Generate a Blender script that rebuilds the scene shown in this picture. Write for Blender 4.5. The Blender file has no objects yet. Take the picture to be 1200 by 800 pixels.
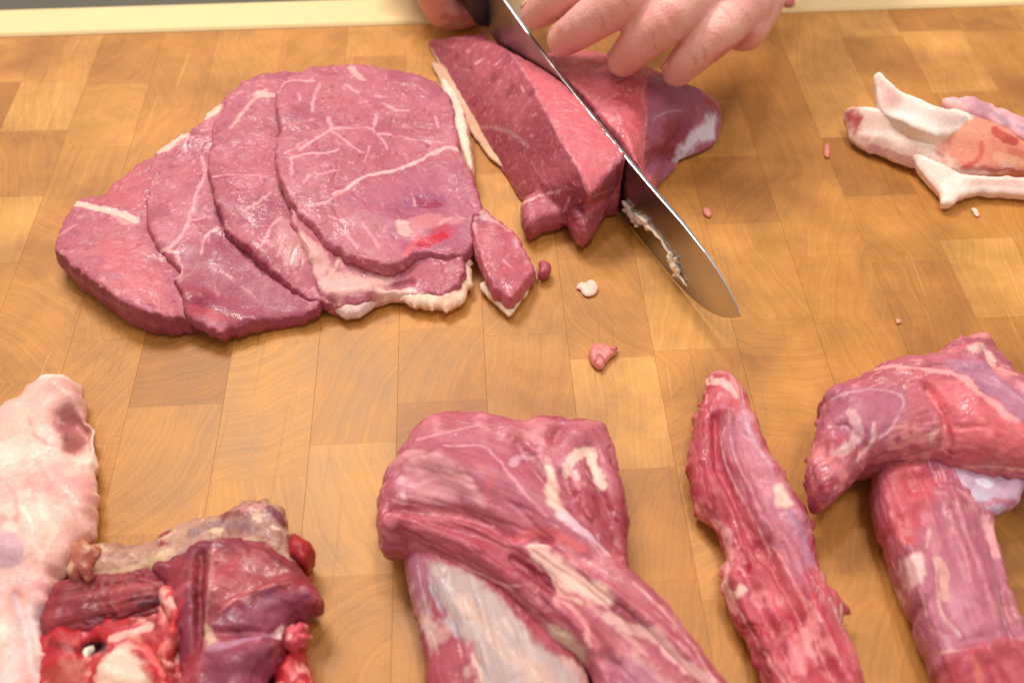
import bpy, math, random
import numpy as np
from mathutils import Vector
from mathutils.bvhtree import BVHTree
random.seed(7)
rng = np.random.default_rng(7)
S = bpy.context.scene
COL = S.collection

# ------------------------------------------------------------------ camera, light, exposure
FPX = 1150.0; PITCH = math.radians(50); DIST = 0.374
CP, SP = math.cos(PITCH), math.sin(PITCH)
CAM = np.array([0, -DIST*CP, DIST*SP]); FW = np.array([0, CP, -SP]); UP = np.array([0, SP, CP]); RT = np.array([1., 0, 0])
cd = bpy.data.cameras.new("camera"); cam = bpy.data.objects.new("camera", cd); COL.objects.link(cam)
cam.location = CAM; cam.rotation_euler = (math.pi/2 - PITCH, 0, 0)
cd.sensor_width = 36; cd.lens = FPX/1200*36; cd.clip_start = 0.01; cd.clip_end = 50
cd.dof.use_dof = True; cd.dof.focus_distance = 0.365; cd.dof.aperture_fstop = 9
S.camera = cam
W = bpy.data.worlds.new("World"); S.world = W; W.use_nodes = True
bg = W.node_tree.nodes["Background"]; bg.inputs[0].default_value = (1.0, .94, .87, 1); bg.inputs[1].default_value = 0.54
def area(name, loc, target, sx, sy, power, col):
    l = bpy.data.lights.new(name, 'AREA'); l.shape = 'RECTANGLE'; l.size = sx; l.size_y = sy; l.energy = power; l.color = col
    o = bpy.data.objects.new(name, l); COL.objects.link(o); o.location = loc
    o.rotation_euler = (Vector(target)-Vector(loc)).to_track_quat('-Z', 'Y').to_euler()
    return o
area("ceiling_lamp_far", (-0.30, 0.62, 1.05), (0, .05, 0), .42, .26, 11.0, (1, .95, .88))
area("overhead_fill", (0.25, -0.15, 1.30), (0, 0, 0), .5, .16, 5.0, (1, .96, .90))  # weaker fill light added above the camera side
area("ceiling_spot", (0.10, 0.42, 1.25), (0, 0, 0), .10, .10, 3.2, (.96, .97, 1))
S.view_settings.view_transform = 'Standard'; S.view_settings.look = 'None'
S.view_settings.exposure = 0.0; S.view_settings.gamma = 1.0

# ------------------------------------------------------------------ maths helpers
def P(px, py, z=0.0):
    """point on the camera ray of a photo pixel at height z (mm) above the board"""
    z = z/1000.0
    d = FW + RT*((px-600)/FPX) + UP*((400-py)/FPX)
    return CAM + d*((z-CAM[2])/d[2])
def mmpx(px, py):
    return np.dot(P(px, py)-CAM, FW)/FPX
def vnoise(Q, seed=0):
    i = np.floor(Q).astype(np.int64); f = Q-i; u = f*f*(3-2*f)
    def h(a, b, c):
        n = (a*374761393 + b*668265263 + c*2147483647 + seed*1274126177) & 0xffffffff
        n = ((n ^ (n >> 13))*1274126177) & 0xffffffff
        n = ((n ^ (n >> 16))*2246822519) & 0xffffffff
        return (n ^ (n >> 15))/4294967295.0
    r = 0
    for a in (0, 1):
        for b in (0, 1):
            for c in (0, 1):
                w = (u[:, 0] if a else 1-u[:, 0])*(u[:, 1] if b else 1-u[:, 1])*(u[:, 2] if c else 1-u[:, 2])
                r = r + w*h(i[:, 0]+a, i[:, 1]+b, i[:, 2]+c)
    return r
def fbm(Q, seed=0, oc=3):
    r = 0; a = .5; t = 0
    for k in range(oc):
        r = r + a*vnoise(Q*(2.03**k)+k*17.3, seed+k); t += a; a *= .55
    return r/t
def sstep(x, a, b):
    t = np.clip((x-a)/(b-a), 0, 1); return t*t*(3-2*t)
def catmull(pts, step, closed):
    pts = np.asarray(pts, float); n = len(pts); out = []
    rngk = range(n) if closed else range(n-1)
    for k in rngk:
        if closed: p0, p1, p2, p3 = pts[k-1], pts[k], pts[(k+1) % n], pts[(k+2) % n]
        else: p0, p1, p2, p3 = pts[max(k-1, 0)], pts[k], pts[k+1], pts[min(k+2, n-1)]
        m = max(2, int(np.linalg.norm((p2-p1)[:2])/step)) if step else 4
        for t in np.arange(m)/m:
            c = .5*((2*p1)+(-p0+p2)*t+(2*p0-5*p1+4*p2-p3)*t*t+(-p0+3*p1-3*p2+p3)*t**3)
            out.append(c*.85 + (p1*(1-t)+p2*t)*.15)
    if not closed: out.append(pts[-1])
    return np.array(out)
def segdist(Q, A, closed=False, chunk=20000):
    """distance of points Q to polyline A, plus index of nearest segment and param"""
    B = np.roll(A, -1, 0) if closed else A[1:]; A0 = A if closed else A[:-1]
    AB = B-A0; L2 = np.maximum((AB**2).sum(1), 1e-14)
    D = np.empty(len(Q)); I = np.empty(len(Q), int); T = np.empty(len(Q))
    for s in range(0, len(Q), chunk):
        q = Q[s:s+chunk]
        AP = q[:, None, :]-A0[None]
        t = np.clip((AP*AB[None]).sum(2)/L2[None], 0, 1)
        d2 = ((AP-t[..., None]*AB[None])**2).sum(2)
        k = d2.argmin(1); r = np.arange(len(q))
        D[s:s+chunk] = np.sqrt(d2[r, k]); I[s:s+chunk] = k; T[s:s+chunk] = t[r, k]
    return D, I, T
def inside(Q, A):
    x, y = Q[:, 0], Q[:, 1]; r = np.zeros(len(Q), bool); n = len(A); j = n-1
    for i in range(n):
        c = (A[i, 1] > y) != (A[j, 1] > y)
        if c.any():
            r ^= c & (x < (A[j, 0]-A[i, 0])*(y-A[i, 1])/(A[j, 1]-A[i, 1]+1e-15)+A[i, 0])
        j = i
    return r

# ------------------------------------------------------------------ object helpers
def link(name, me, parent=None):
    o = bpy.data.objects.new(name, me); COL.objects.link(o)
    if parent is not None: o.parent = parent
    return o
def thing(name, label, cat, group=None):
    o = bpy.data.objects.new(name, None); COL.objects.link(o); o.empty_display_size = .01
    return tag(o, label, cat, group)
def tag(o, label, cat, group=None):
    o["label"] = label; o["category"] = cat
    if group: o["group"] = group
    return o
def mesh_from(V, F, name="m"):
    me = bpy.data.meshes.new(name); me.from_pydata([tuple(v) for v in V], [], F); me.update(); return me
class MB:
    def __init__(s): s.V = []; s.F = []
    def add(s, V, F):
        b = len(s.V); s.V += [tuple(map(float, v)) for v in V]; s.F += [tuple(i+b for i in f) for f in F]; return s
    def loft(s, rings):
        """closed rings of equal length, capped"""
        n = len(rings[0]); V = [p for r in rings for p in r]; F = []
        for k in range(len(rings)-1):
            for i in range(n):
                a = k*n+i; b = k*n+(i+1) % n
                F.append((a, b, b+n, a+n))
        F.append(tuple(range(n))[::-1]); F.append(tuple((len(rings)-1)*n+i for i in range(n)))
        return s.add(V, F)
    def tube(s, pts, rad, n=16, flat=None, sub=5):
        """pts world (m), rad mm; round capped tube"""
        pts = np.asarray(pts, float); q = np.hstack([pts, np.asarray(rad, float)[:, None]/1000])
        c = catmull(q, None, False) if len(q) > 2 else np.array([q[0]*(1-t)+q[1]*t for t in np.linspace(0, 1, 5)])
        pr = c[:, :3]; rr = c[:, 3]
        tg = np.gradient(pr, axis=0); tg /= np.linalg.norm(tg, axis=1)[:, None]+1e-12
        P_, R_, T_ = [], [], []
        for a in (85, 60, 30):
            a = math.radians(a); P_.append(pr[0]-tg[0]*rr[0]*math.sin(a)); R_.append(rr[0]*math.cos(a)); T_.append(tg[0])
        P_ += list(pr); R_ += list(rr); T_ += list(tg)
        for a in (30, 60, 85):
            a = math.radians(a); P_.append(pr[-1]+tg[-1]*rr[-1]*math.sin(a)); R_.append(rr[-1]*math.cos(a)); T_.append(tg[-1])
        rings = []; nrm = None
        for p, r, t in zip(P_, R_, T_):
            if nrm is None:
                nrm = np.cross(t, (0, 0, 1.) if abs(t[2]) < .9 else (1., 0, 0))
            nrm = nrm-t*np.dot(nrm, t); nrm /= np.linalg.norm(nrm); b = np.cross(t, nrm)
            fl = flat or 1.0
            rings.append([p+r*(math.cos(a)*nrm+math.sin(a)*b*fl) for a in np.arange(n)*2*math.pi/n])
        return s.loft(rings)
def remesh(mb, vox):
    me = mesh_from(mb.V, mb.F); o = bpy.data.objects.new("tmp", me); COL.objects.link(o)
    m = o.modifiers.new("r", 'REMESH'); m.mode = 'VOXEL'; m.voxel_size = vox; m.use_smooth_shade = True
    dg = bpy.context.evaluated_depsgraph_get(); dg.update()
    r = bpy.data.meshes.new_from_object(o.evaluated_get(dg))
    bpy.data.objects.remove(o); bpy.data.meshes.remove(me)
    return r
def get_co(me):
    a = np.empty(len(me.vertices)*3); me.vertices.foreach_get("co", a); return a.reshape(-1, 3)
def set_co(me, V):
    me.vertices.foreach_set("co", V.ravel()); me.update()
def smooth(me, it, lam=.5):
    V = get_co(me); E = np.empty(len(me.edges)*2, int); me.edges.foreach_get("vertices", E); E = E.reshape(-1, 2)
    n = len(V); a = np.concatenate([E[:, 0], E[:, 1]]); b = np.concatenate([E[:, 1], E[:, 0]])
    deg = np.maximum(np.bincount(a, minlength=n), 1)
    for k in range(it):
        M = np.stack([np.bincount(a, V[b, c], n) for c in range(3)], 1)/deg[:, None]
        V = V+lam*(M-V)
    set_co(me, V)
def normals(me):
    a = np.empty(len(me.vertices)*3); me.vertex_normals.foreach_get("vector", a); return a.reshape(-1, 3)

def heightfield(outline, zr=5, th=5, tr=5, bot=None, br=None, pw=2.2, ridges=(), lump=(0, 60), jit=1.0, seed=0, s=.0009, mb=None, off=0, rag=0):
    """solid from a photo outline: rim at height zr (mm), top dome th within tr, underside down to `bot` (mm) or the board"""
    o = np.array([(p[0], p[1], p[2] if len(p) > 2 else zr) for p in outline], float)
    o = catmull(o, 3.0, True)
    if jit:
        q = np.column_stack([o[:, 0]/9., o[:, 1]/9., np.zeros(len(o))])
        o[:, 0] += (fbm(q, seed+5)-.5)*jit*6; o[:, 1] += (fbm(q, seed+9)-.5)*jit*6
    if rag:
        q = q*3.1; o[:, 0] += (fbm(q, seed+15, 2)-.5)*rag*6; o[:, 1] += (fbm(q, seed+19, 2)-.5)*rag*6
    R = np.array([P(p[0], p[1], p[2]+off) for p in o]); R[:, 2] = o[:, 2]/1000; A = R[:, :2]
    lo = A.min(0)-2*s; hi = A.max(0)+2*s
    nx = int((hi[0]-lo[0])/s)+2; ny = int((hi[1]-lo[1])/s)+2
    X, Y = np.meshgrid(lo[0]+np.arange(nx)*s, lo[1]+np.arange(ny)*s, indexing='ij')
    G = np.column_stack([X.ravel(), Y.ravel()])
    ins = inside(G, A); d, I, T = segdist(G, A, True)
    sd = np.where(ins, d, -d).reshape(nx, ny)
    ok = sd > -.35*s
    cell = ok[:-1, :-1] & ok[1:, :-1] & ok[:-1, 1:] & ok[1:, 1:]
    used = np.zeros((nx, ny), bool); full = np.zeros((nx, ny), int)
    for a in (0, 1):
        for b in (0, 1):
            used[a:nx-1+a, b:ny-1+b] |= cell; full[a:nx-1+a, b:ny-1+b] += cell
    bd = (used & (full < 4)).ravel()
    B = np.roll(A, -1, 0); near = A[I]*(1-T[:, None])+B[I]*T[:, None]
    G[bd] = near[bd]; d = np.where(ins, d, 0); d[bd] = 0
    zrim = np.zeros(len(G)); w = np.zeros(len(G)); Rz = R[::2]
    for k in range(0, len(G), 20000):
        D2 = ((G[k:k+20000, None, :]-Rz[None, :, :2])**2).sum(2)+1e-7
        wt = 1/D2**1.5
        zrim[k:k+20000] = (wt*Rz[None, :, 2]).sum(1)/wt.sum(1)
    dm = d*1000
    g = lambda r: (1-(1-np.clip(dm/r, 0, 1))**pw)**(1/pw)
    top = zrim*1000 + th*g(tr)
    G3 = np.column_stack([G*1000/lump[1]*10, np.zeros(len(G))])
    if lump[0]: top += lump[0]*2*(fbm(G3/10+seed*3.1, seed+1)-.5)*np.clip(dm/3, 0, 1)
    for poly, wpx, amp in ridges:
        pl = catmull(poly, 4, False) if len(poly) > 2 else np.array(poly, float)
        W_ = np.array([P(a, b, (np.interp(.5, [0, 1], [o[:, 2].mean(), o[:, 2].mean()]) if off else zr)+th*.7) for a, b in pl])[:, :2]
        if len(W_) == 1: W_ = np.vstack([W_, W_+1e-6])
        dd, _, _ = segdist(G, W_)
        ww = wpx*mmpx(*pl[len(pl)//2])
        top += amp*np.exp(-(dd/ww)**2)*np.clip(dm/2, 0, 1)
    base = np.full(len(G), .3) if bot is None else np.maximum(.3, zrim*1000-bot)
    top = np.maximum(top, np.minimum(base+1.0, zrim*1000))
    bt = base+(zrim*1000-base)*(1-g(br or tr))
    top[bd] = bt[bd] = (zrim*1000)[bd]
    mb = mb or MB()
    idt = np.full(nx*ny, -1); idb = idt.copy(); V = []; F = []
    us = np.nonzero(used.ravel())[0]
    idt[us] = np.arange(len(us)); V += [(G[i, 0], G[i, 1], top[i]/1000) for i in us]
    nb = [i for i in us if not bd[i]]; idb[us] = idt[us]; idb[nb] = len(us)+np.arange(len(nb))
    V += [(G[i, 0], G[i, 1], bt[i]/1000) for i in nb]
    for i, j in zip(*np.nonzero(cell)):
        q = (i*ny+j, (i+1)*ny+j, (i+1)*ny+j+1, i*ny+j+1)
        F.append(tuple(idt[k] for k in q)); F.append(tuple(idb[k] for k in q[::-1]))
    return mb.add(V, F)

def shreds(mb, outline, n, seed, z=(1, 9), L=(2, 5)):
    r_ = np.random.default_rng(seed); o = catmull(outline, 4, True); c = o[:, :2].mean(0)
    for k in range(n):
        i = r_.integers(len(o)); a = o[i, :2]; b = o[(i+1) % len(o), :2]; tgt = (b-a)/(np.linalg.norm(b-a)+1e-9)
        out_ = np.array([tgt[1], -tgt[0]]);  out_ = out_ if np.dot(out_, a-c) > 0 else -out_
        if not (-40 < a[0] < 1240 and a[1] < 820): continue
        d_ = out_*r_.uniform(.3, 1)+tgt*r_.uniform(-1, 1); ln = r_.uniform(*L)*2.6; zz = r_.uniform(*z); w_ = r_.uniform(.5, 1.3)
        mb.tube([P(*(a-out_*6), zz+1.5), P(*(a+d_*ln*.35), zz+r_.uniform(-.5, .5)), P(*(a+d_*ln*.8), max(.5, zz-r_.uniform(0, 2.5)))], [w_*1.7, w_*1.25, w_*.8], 8)
    return mb
def lin(r, g, b):
    f = lambda c: ((c/255+.055)/1.055)**2.4 if c > 10 else c/255/12.92
    return np.array([f(r), f(g), f(b)])
# true surface colours (what the thing has in even light)
LEAN = lin(170, 82, 99); LEAN2 = lin(182, 95, 109); DEEP = lin(150, 56, 66); PINK = lin(208, 108, 112); FAT = lin(236, 198, 176)
MARB = lin(228, 158, 162); PFAT = lin(228, 172, 162); SILV = lin(205, 180, 186); PURP = lin(168, 104, 122); RED = lin(198, 34, 48); DARK = lin(110, 28, 38); TAN = lin(196, 148, 120); MAG = lin(146, 14, 62)

def finish(name, mb, base, base2, feats=(), parent=None, vox=.00065, sm=4, disp=(), fib=None, fibamp=0, seed=0, mat=None, marble=0, mcol=None, tone=(12, .35), mottle=(), crease=None, fila=0, fcol=None):
    me = remesh(mb, vox); smooth(me, sm)
    V = get_co(me); N = normals(me)
    mm = V*1000
    # fibre coordinates
    if fib is not None:
        A = np.array([P(a, b, 12) for a, b in catmull(fib, 5, False)])
        d, I, T = segdist(V[:, :2], A[:, :2])
        seg = A[1:, :2]-A[:-1, :2]; L = np.concatenate([[0], np.cumsum(np.linalg.norm(seg, axis=1))])
        u = L[I]+T*(L[I+1]-L[I]); dirn = seg[I]/np.linalg.norm(seg[I], axis=1)[:, None]
        rel = V[:, :2]-A[I, :2]; v = dirn[:, 0]*rel[:, 1]-dirn[:, 1]*rel[:, 0]
        FB = np.column_stack([u*1000*.09, v*1000, mm[:, 2]])
    else:
        FB = mm.copy()
    dsp = np.zeros(len(V))
    for amp, size, sd in disp: dsp += amp*2*(fbm(mm/size, sd+seed)-.5)
    if fibamp: dsp += fibamp*2*(fbm(FB/1.7, 31+seed)-.5)
    if crease:
        amp, size = crease; q = (FB if fib is not None else mm)/size
        nn = np.abs(fbm(q+seed*1.7, 33+seed, 2)-.5); gt = sstep(fbm(mm/(size*3), 37+seed), .3, .6)
        dsp -= amp*(1-sstep(nn, 0, .055))*gt
    V = V+N*(dsp/1000)[:, None]; V[:, 2] = np.maximum(V[:, 2], .0002); set_co(me, V)
    me.polygons.foreach_set("use_smooth", np.ones(len(me.polygons), bool))
    # colour: base tones, then every streak, seam, fat patch as a feature at its place on the surface
    t = sstep(fbm(mm/tone[0]+seed, seed+40), tone[1], 1-tone[1])[:, None]
    C = base*(1-t)+base2*t; isf = float(np.mean(base) > .4); fatm = np.full(len(V), isf)
    if fib is not None:
        f2 = fbm(FB/1.3, 77+seed, 2)[:, None]-.5; C = C*(1+f2*.36)
    warp = np.column_stack([fbm(mm/5+3, seed+50)-.5, fbm(mm/5+11, seed+51)-.5, fbm(mm/5+23, seed+52)-.5])
    for mc_, sz, t0, t1, sd in mottle:
        m = sstep(fbm(mm/sz+warp*.8, sd+seed, 4), t0, t1)[:, None]; C = C*(1-m)+mc_*m
    if fila:
        rd = np.abs(fbm(FB/1.9+warp*.6, seed+64, 2)-.5); gate = sstep(fbm(mm/11, seed+66), .46, .66)
        m = ((1-sstep(rd, .004, .03))*gate*fila)[:, None]; C = C*(1-m)+(MARB if fcol is None else fcol)*m; fatm = np.maximum(fatm, m[:, 0]*.5)
    if marble:
        rd = np.abs(fbm(mm/9+warp*1.5, seed+60, 2)-.5); gate = sstep(fbm(mm/14, seed+61), .42, .62)
        m = (1-sstep(rd, .003, .014))*gate*marble
        mc = MARB if mcol is None else mcol
        C = C*(1-m[:, None])+mc*m[:, None]; fatm = np.maximum(fatm, m*.6)
    polys = [tuple(p.vertices) for p in me.polygons]
    bvh = BVHTree.FromPolygons([tuple(v) for v in V], polys); zm = V[:, 2].mean()*1000
    def cast(px, py):
        dr = FW+RT*((px-600)/FPX)+UP*((400-py)/FPX)
        h = bvh.ray_cast(Vector(CAM), Vector(dr).normalized())
        return np.array(h[0]) if h[0] is not None else P(px, py, zm)
    wn = fbm(mm/2.2, seed+70); NW = normals(me)
    for f in feats:
        kind, pts, w, col, st = f[:5]; isfat = f[5] if len(f) > 5 else 0
        if kind == 'w':      # darker purple blended over the steep side faces of a slice
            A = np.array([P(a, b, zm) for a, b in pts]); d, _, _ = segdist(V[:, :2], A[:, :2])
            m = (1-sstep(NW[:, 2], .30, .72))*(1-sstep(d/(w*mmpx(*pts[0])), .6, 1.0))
        elif kind == 'l':
            pl = catmull(pts, 4, False) if len(pts) > 2 else np.array(pts if len(pts) > 1 else [pts[0], (pts[0][0]+.5, pts[0][1])], float)
            A = np.array([cast(a, b) for a, b in pl])
            ww = w*(.62 if w <= 6 and not isf else .9)*mmpx(*pl[len(pl)//2])
            d, _, _ = segdist(V+warp*min(ww*1.3, .0018)*1.6, A)
            d = d/(ww*(.45+1.1*fbm(mm/3.2, seed+72, 2)) if w <= 6 else ww)
            m = (1-sstep(d, .25, 1.0))
            if w > 6: m = sstep(m+(wn-.5)*1.1*(m > 0), .12, .75)
            else: m = m*np.clip(.1+wn*1.7, 0, 1)
        else:
            A = np.array([cast(a, b) for a, b in pts])[:, :2]; ww = w*mmpx(*pts[0])
            Q = V[:, :2]+warp[:, :2]*max(ww*2.2, .0012)
            d, _, _ = segdist(Q, A, True); sdv = np.where(inside(Q, A), d, -d)
            m = sstep(sdv/ww+(wn-.5)*1.2, -.8, .8)
        m = (m*st)[:, None]
        C = C*(1-m)+col*m; fatm = fatm*(1-m[:, 0])+isfat*m[:, 0]
    rgba = np.column_stack([np.clip(C, .002, .92), np.clip(fatm, 0, 1)]).astype(np.float32)
    at = me.color_attributes.new("Col", 'FLOAT_COLOR', 'POINT'); at.data.foreach_set("color", rgba.ravel())
    fa = me.attributes.new("fib", 'FLOAT_VECTOR', 'POINT'); fa.data.foreach_set("vector", FB.astype(np.float32).ravel())
    me.materials.append(mat or M_MEAT); me.name = name
    return link(name, me, parent)

# ------------------------------------------------------------------ materials
class NT:
    def __init__(s, name):
        s.m = bpy.data.materials.new(name); s.m.use_nodes = True; s.t = s.m.node_tree; s.b = s.t.nodes["Principled BSDF"]
    def n(s, typ, **kw):
        x = s.t.nodes.new(typ)
        for k, v in kw.items():
            if k.startswith("i_"):
                key = k[2:]; key = int(key) if key.isdigit() else key.replace("_", " ")
                x.inputs[key].default_value = v
            else: setattr(x, k, v)
        return x
    def l(s, a, b): s.t.links.new(a, b)
    def math(s, op, a, b=None, c=None):
        x = s.n("ShaderNodeMath", operation=op)
        for k, v in enumerate((a, b, c)):
            if v is None: continue
            if hasattr(v, "links"): s.l(v, x.inputs[k])
            else: x.inputs[k].default_value = v
        return x.outputs[0]
    def ramp(s, fac, stops):
        x = s.n("ShaderNodeValToRGB"); e = x.color_ramp.elements
        while len(e) < len(stops): e.new(.5)
        for k, (p, c) in enumerate(stops): e[k].position = p; e[k].color = (*c, 1) if len(c) == 3 else c
        s.l(fac, x.inputs[0]); return x.outputs[0]
    def mul(s, col, fac):
        x = s.n("ShaderNodeVectorMath", operation='SCALE'); s.l(col, x.inputs[0]); s.l(fac, x.inputs["Scale"]); return x.outputs[0]

def meat_material():
    a = NT("raw_meat"); b = a.b
    at = a.n("ShaderNodeAttribute", attribute_name="Col"); fb = a.n("ShaderNodeAttribute", attribute_name="fib")
    tc = a.n("ShaderNodeTexCoord")
    n1 = a.n("ShaderNodeTexNoise", i_Scale=1100., i_Detail=3.); a.l(tc.outputs["Object"], n1.inputs["Vector"])
    n2 = a.n("ShaderNodeTexNoise", i_Scale=.9, i_Detail=3.); a.l(fb.outputs["Vector"], n2.inputs["Vector"])
    n3 = a.n("ShaderNodeTexNoise", i_Scale=160., i_Detail=2.); a.l(tc.outputs["Object"], n3.inputs["Vector"])
    f = a.math('MULTIPLY_ADD', n1.outputs[0], .26, .87)
    f2 = a.math('MULTIPLY_ADD', n2.outputs[0], .44, .78)
    ff = a.math('MULTIPLY', f, f2)
    a.l(a.mul(at.outputs["Color"], ff), b.inputs["Base Color"])
    r = a.math('MULTIPLY_ADD', n3.outputs[0], .62, .20); r = a.math('MULTIPLY_ADD', at.outputs["Alpha"], .08, r)
    a.l(r, b.inputs["Roughness"])
    b.inputs["Subsurface Weight"].default_value = .22; b.inputs["Subsurface Radius"].default_value = (1, .35, .25)
    b.inputs["Subsurface Scale"].default_value = .0022; b.inputs["Specular IOR Level"].default_value = .45
    b.inputs["Coat Weight"].default_value = .10; b.inputs["Coat Roughness"].default_value = .12
    h = a.math('MULTIPLY', a.math('ADD', a.math('MULTIPLY', n1.outputs[0], .5), n2.outputs[0]), a.math('MULTIPLY_ADD', at.outputs['Alpha'], -.75, 1.))
    bp = a.n("ShaderNodeBump", i_Strength=.38, i_Distance=.0005); a.l(h, bp.inputs["Height"])
    a.l(bp.outputs[0], b.inputs["Normal"])
    n4 = a.n("ShaderNodeTexNoise", i_Scale=75., i_Detail=3.); a.l(tc.outputs["Object"], n4.inputs["Vector"])
    wet = a.ramp(n4.outputs[0], [(.52, (.04, .04, .04)), (.68, (.5, .5, .5))]); a.l(wet, b.inputs["Coat Weight"])
    n5 = a.n("ShaderNodeTexNoise", i_Scale=420., i_Detail=2.); a.l(tc.outputs["Object"], n5.inputs["Vector"])
    b2 = a.n("ShaderNodeBump", i_Strength=.5, i_Distance=.0011); a.l(n5.outputs[0], b2.inputs["Height"]); a.l(b2.outputs[0], b.inputs["Coat Normal"])
    return a.m
M_MEAT = meat_material()

def wood_material():
    a = NT("end_grain_wood"); b = a.b
    tc = a.n("ShaderNodeTexCoord"); oi = a.n("ShaderNodeObjectInfo")
    wn = a.n("ShaderNodeTexWhiteNoise", noise_dimensions='1D'); a.l(oi.outputs["Random"], wn.inputs["W"])
    # growth rings round a pith that lies somewhere off each block
    off = a.n("ShaderNodeVectorMath", operation='SUBTRACT'); off.inputs[1].default_value = (.5, .5, .5); a.l(wn.outputs["Color"], off.inputs[0])
    sc = a.n("ShaderNodeVectorMath", operation='MULTIPLY'); sc.inputs[1].default_value = (.42, .13, 0); a.l(off.outputs[0], sc.inputs[0])
    ad = a.n("ShaderNodeVectorMath", operation='ADD'); a.l(tc.outputs["Object"], ad.inputs[0]); a.l(sc.outputs[0], ad.inputs[1])
    fl = a.n("ShaderNodeVectorMath", operation='MULTIPLY'); fl.inputs[1].default_value = (1, 1, .0); a.l(ad.outputs[0], fl.inputs[0])
    geo = a.n("ShaderNodeNewGeometry")
    nb = a.n("ShaderNodeTexNoise", i_Scale=28., i_Detail=2.); a.l(geo.outputs["Position"], nb.inputs["Vector"])
    ln = a.n("ShaderNodeVectorMath", operation='LENGTH'); a.l(fl.outputs[0], ln.inputs[0])
    dist = a.math('ADD', ln.outputs["Value"], a.math('MULTIPLY', nb.outputs[0], .014))
    ring = a.math('SINE', a.math('MULTIPLY', dist, 2750.))
    rn = a.n("ShaderNodeTexNoise", noise_dimensions='1D', i_Scale=330., i_Detail=2.); a.l(dist, rn.inputs["W"])
    ringm = a.math('ADD', a.math('MULTIPLY_ADD', ring, .055, .27), a.math('MULTIPLY', rn.outputs[0], .55))
    # pores and fibres
    pn = a.n("ShaderNodeTexNoise", i_Scale=1500., i_Detail=2.); a.l(geo.outputs["Position"], pn.inputs["Vector"])
    bl = a.n("ShaderNodeTexNoise", i_Scale=26., i_Detail=5., i_Roughness=.66); a.l(geo.outputs["Position"], bl.inputs["Vector"])
    # tone of each block
    rnd = a.n("ShaderNodeSeparateColor"); a.l(wn.outputs["Color"], rnd.inputs[0])
    tone = a.ramp(rnd.outputs[2], [(0, lin(162, 104, 46)), (.2, lin(180, 119, 52)), (.75, lin(188, 127, 57)), (1, lin(200, 141, 71))])
    f = a.math('MULTIPLY_ADD', ringm, .50, .73)
    f = a.math('MULTIPLY', f, a.math('MULTIPLY_ADD', pn.outputs[0], .30, .85))
    f = a.math('MULTIPLY', f, a.math('MULTIPLY_ADD', bl.outputs[0], 1.35, .33))
    # fine knife scratches
    c = a.mul(tone, f)
    sm = a.n("ShaderNodeMapping"); sm.inputs["Rotation"].default_value = (0, 0, .55); sm.inputs["Scale"].default_value = (420, 9, 1)
    a.l(geo.outputs["Position"], sm.inputs["Vector"])
    sn = a.n("ShaderNodeTexNoise", i_Scale=1., i_Detail=1.); a.l(sm.outputs[0], sn.inputs["Vector"])
    scr = a.ramp(sn.outputs[0], [(.70, (0, 0, 0)), (.76, (1, 1, 1))])
    mx = a.n("ShaderNodeMix", data_type='RGBA'); mx.inputs[7].default_value = (*lin(236, 190, 130), 1)
    a.l(a.math('MULTIPLY', scr, .28), mx.inputs[0]); a.l(c, mx.inputs[6])
    sm2 = a.n("ShaderNodeMapping"); sm2.inputs["Rotation"].default_value = (0, 0, -.9); sm2.inputs["Scale"].default_value = (520, 14, 1)
    a.l(geo.outputs["Position"], sm2.inputs["Vector"])
    sn2 = a.n("ShaderNodeTexNoise", i_Scale=1., i_Detail=1.); a.l(sm2.outputs[0], sn2.inputs["Vector"])
    scr2 = a.ramp(sn2.outputs[0], [(.66, (0, 0, 0)), (.72, (1, 1, 1))])
    mx3 = a.n("ShaderNodeMix", data_type='RGBA'); mx3.inputs[7].default_value = (*lin(130, 72, 30), 1)
    a.l(a.math('MULTIPLY', scr2, .22), mx3.inputs[0]); a.l(mx.outputs[2], mx3.inputs[6])
    # darker worn, meat-juice stained patches
    st = a.n("ShaderNodeTexNoise", i_Scale=9., i_Detail=5., i_Roughness=.62); a.l(geo.outputs["Position"], st.inputs["Vector"])
    stm = a.ramp(st.outputs[0], [(.52, (0, 0, 0)), (.72, (1, 1, 1))])
    mx2 = a.n("ShaderNodeMix", data_type='RGBA'); mx2.inputs[7].default_value = (*lin(138, 76, 32), 1)
    a.l(a.math('MULTIPLY', stm, .75), mx2.inputs[0]); a.l(mx3.outputs[2], mx2.inputs[6])
    a.l(mx2.outputs[2], b.inputs["Base Color"])
    a.l(a.math('MULTIPLY_ADD', bl.outputs[0], .35, .30), b.inputs["Roughness"])
    b.inputs["Specular IOR Level"].default_value = .42
    bp = a.n("ShaderNodeBump", i_Strength=.25, i_Distance=.0004); a.l(a.math('ADD', ringm, a.math('SUBTRACT', pn.outputs[0], scr)), bp.inputs["Height"])
    a.l(bp.outputs[0], b.inputs["Normal"])
    return a.m
M_WOOD = wood_material()
def simple(name, col, rough, metal=0., noise=0., nscale=200., spec=.5, bump=0.):
    a = NT(name); b = a.b; b.inputs["Roughness"].default_value = rough; b.inputs["Metallic"].default_value = metal
    b.inputs["Specular IOR Level"].default_value = spec
    tc = a.n("ShaderNodeTexCoord"); n = a.n("ShaderNodeTexNoise", i_Scale=nscale, i_Detail=4.); a.l(tc.outputs["Object"], n.inputs["Vector"])
    c = a.n("ShaderNodeRGB"); c.outputs[0].default_value = (*col, 1)
    a.l(a.mul(c.outputs[0], a.math('MULTIPLY_ADD', n.outputs[0], noise*2, 1-noise)), b.inputs["Base Color"])
    if bump:
        bp = a.n("ShaderNodeBump", i_Strength=bump, i_Distance=.0005); a.l(n.outputs[0], bp.inputs["Height"]); a.l(bp.outputs[0], b.inputs["Normal"])
    return a.m

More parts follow.
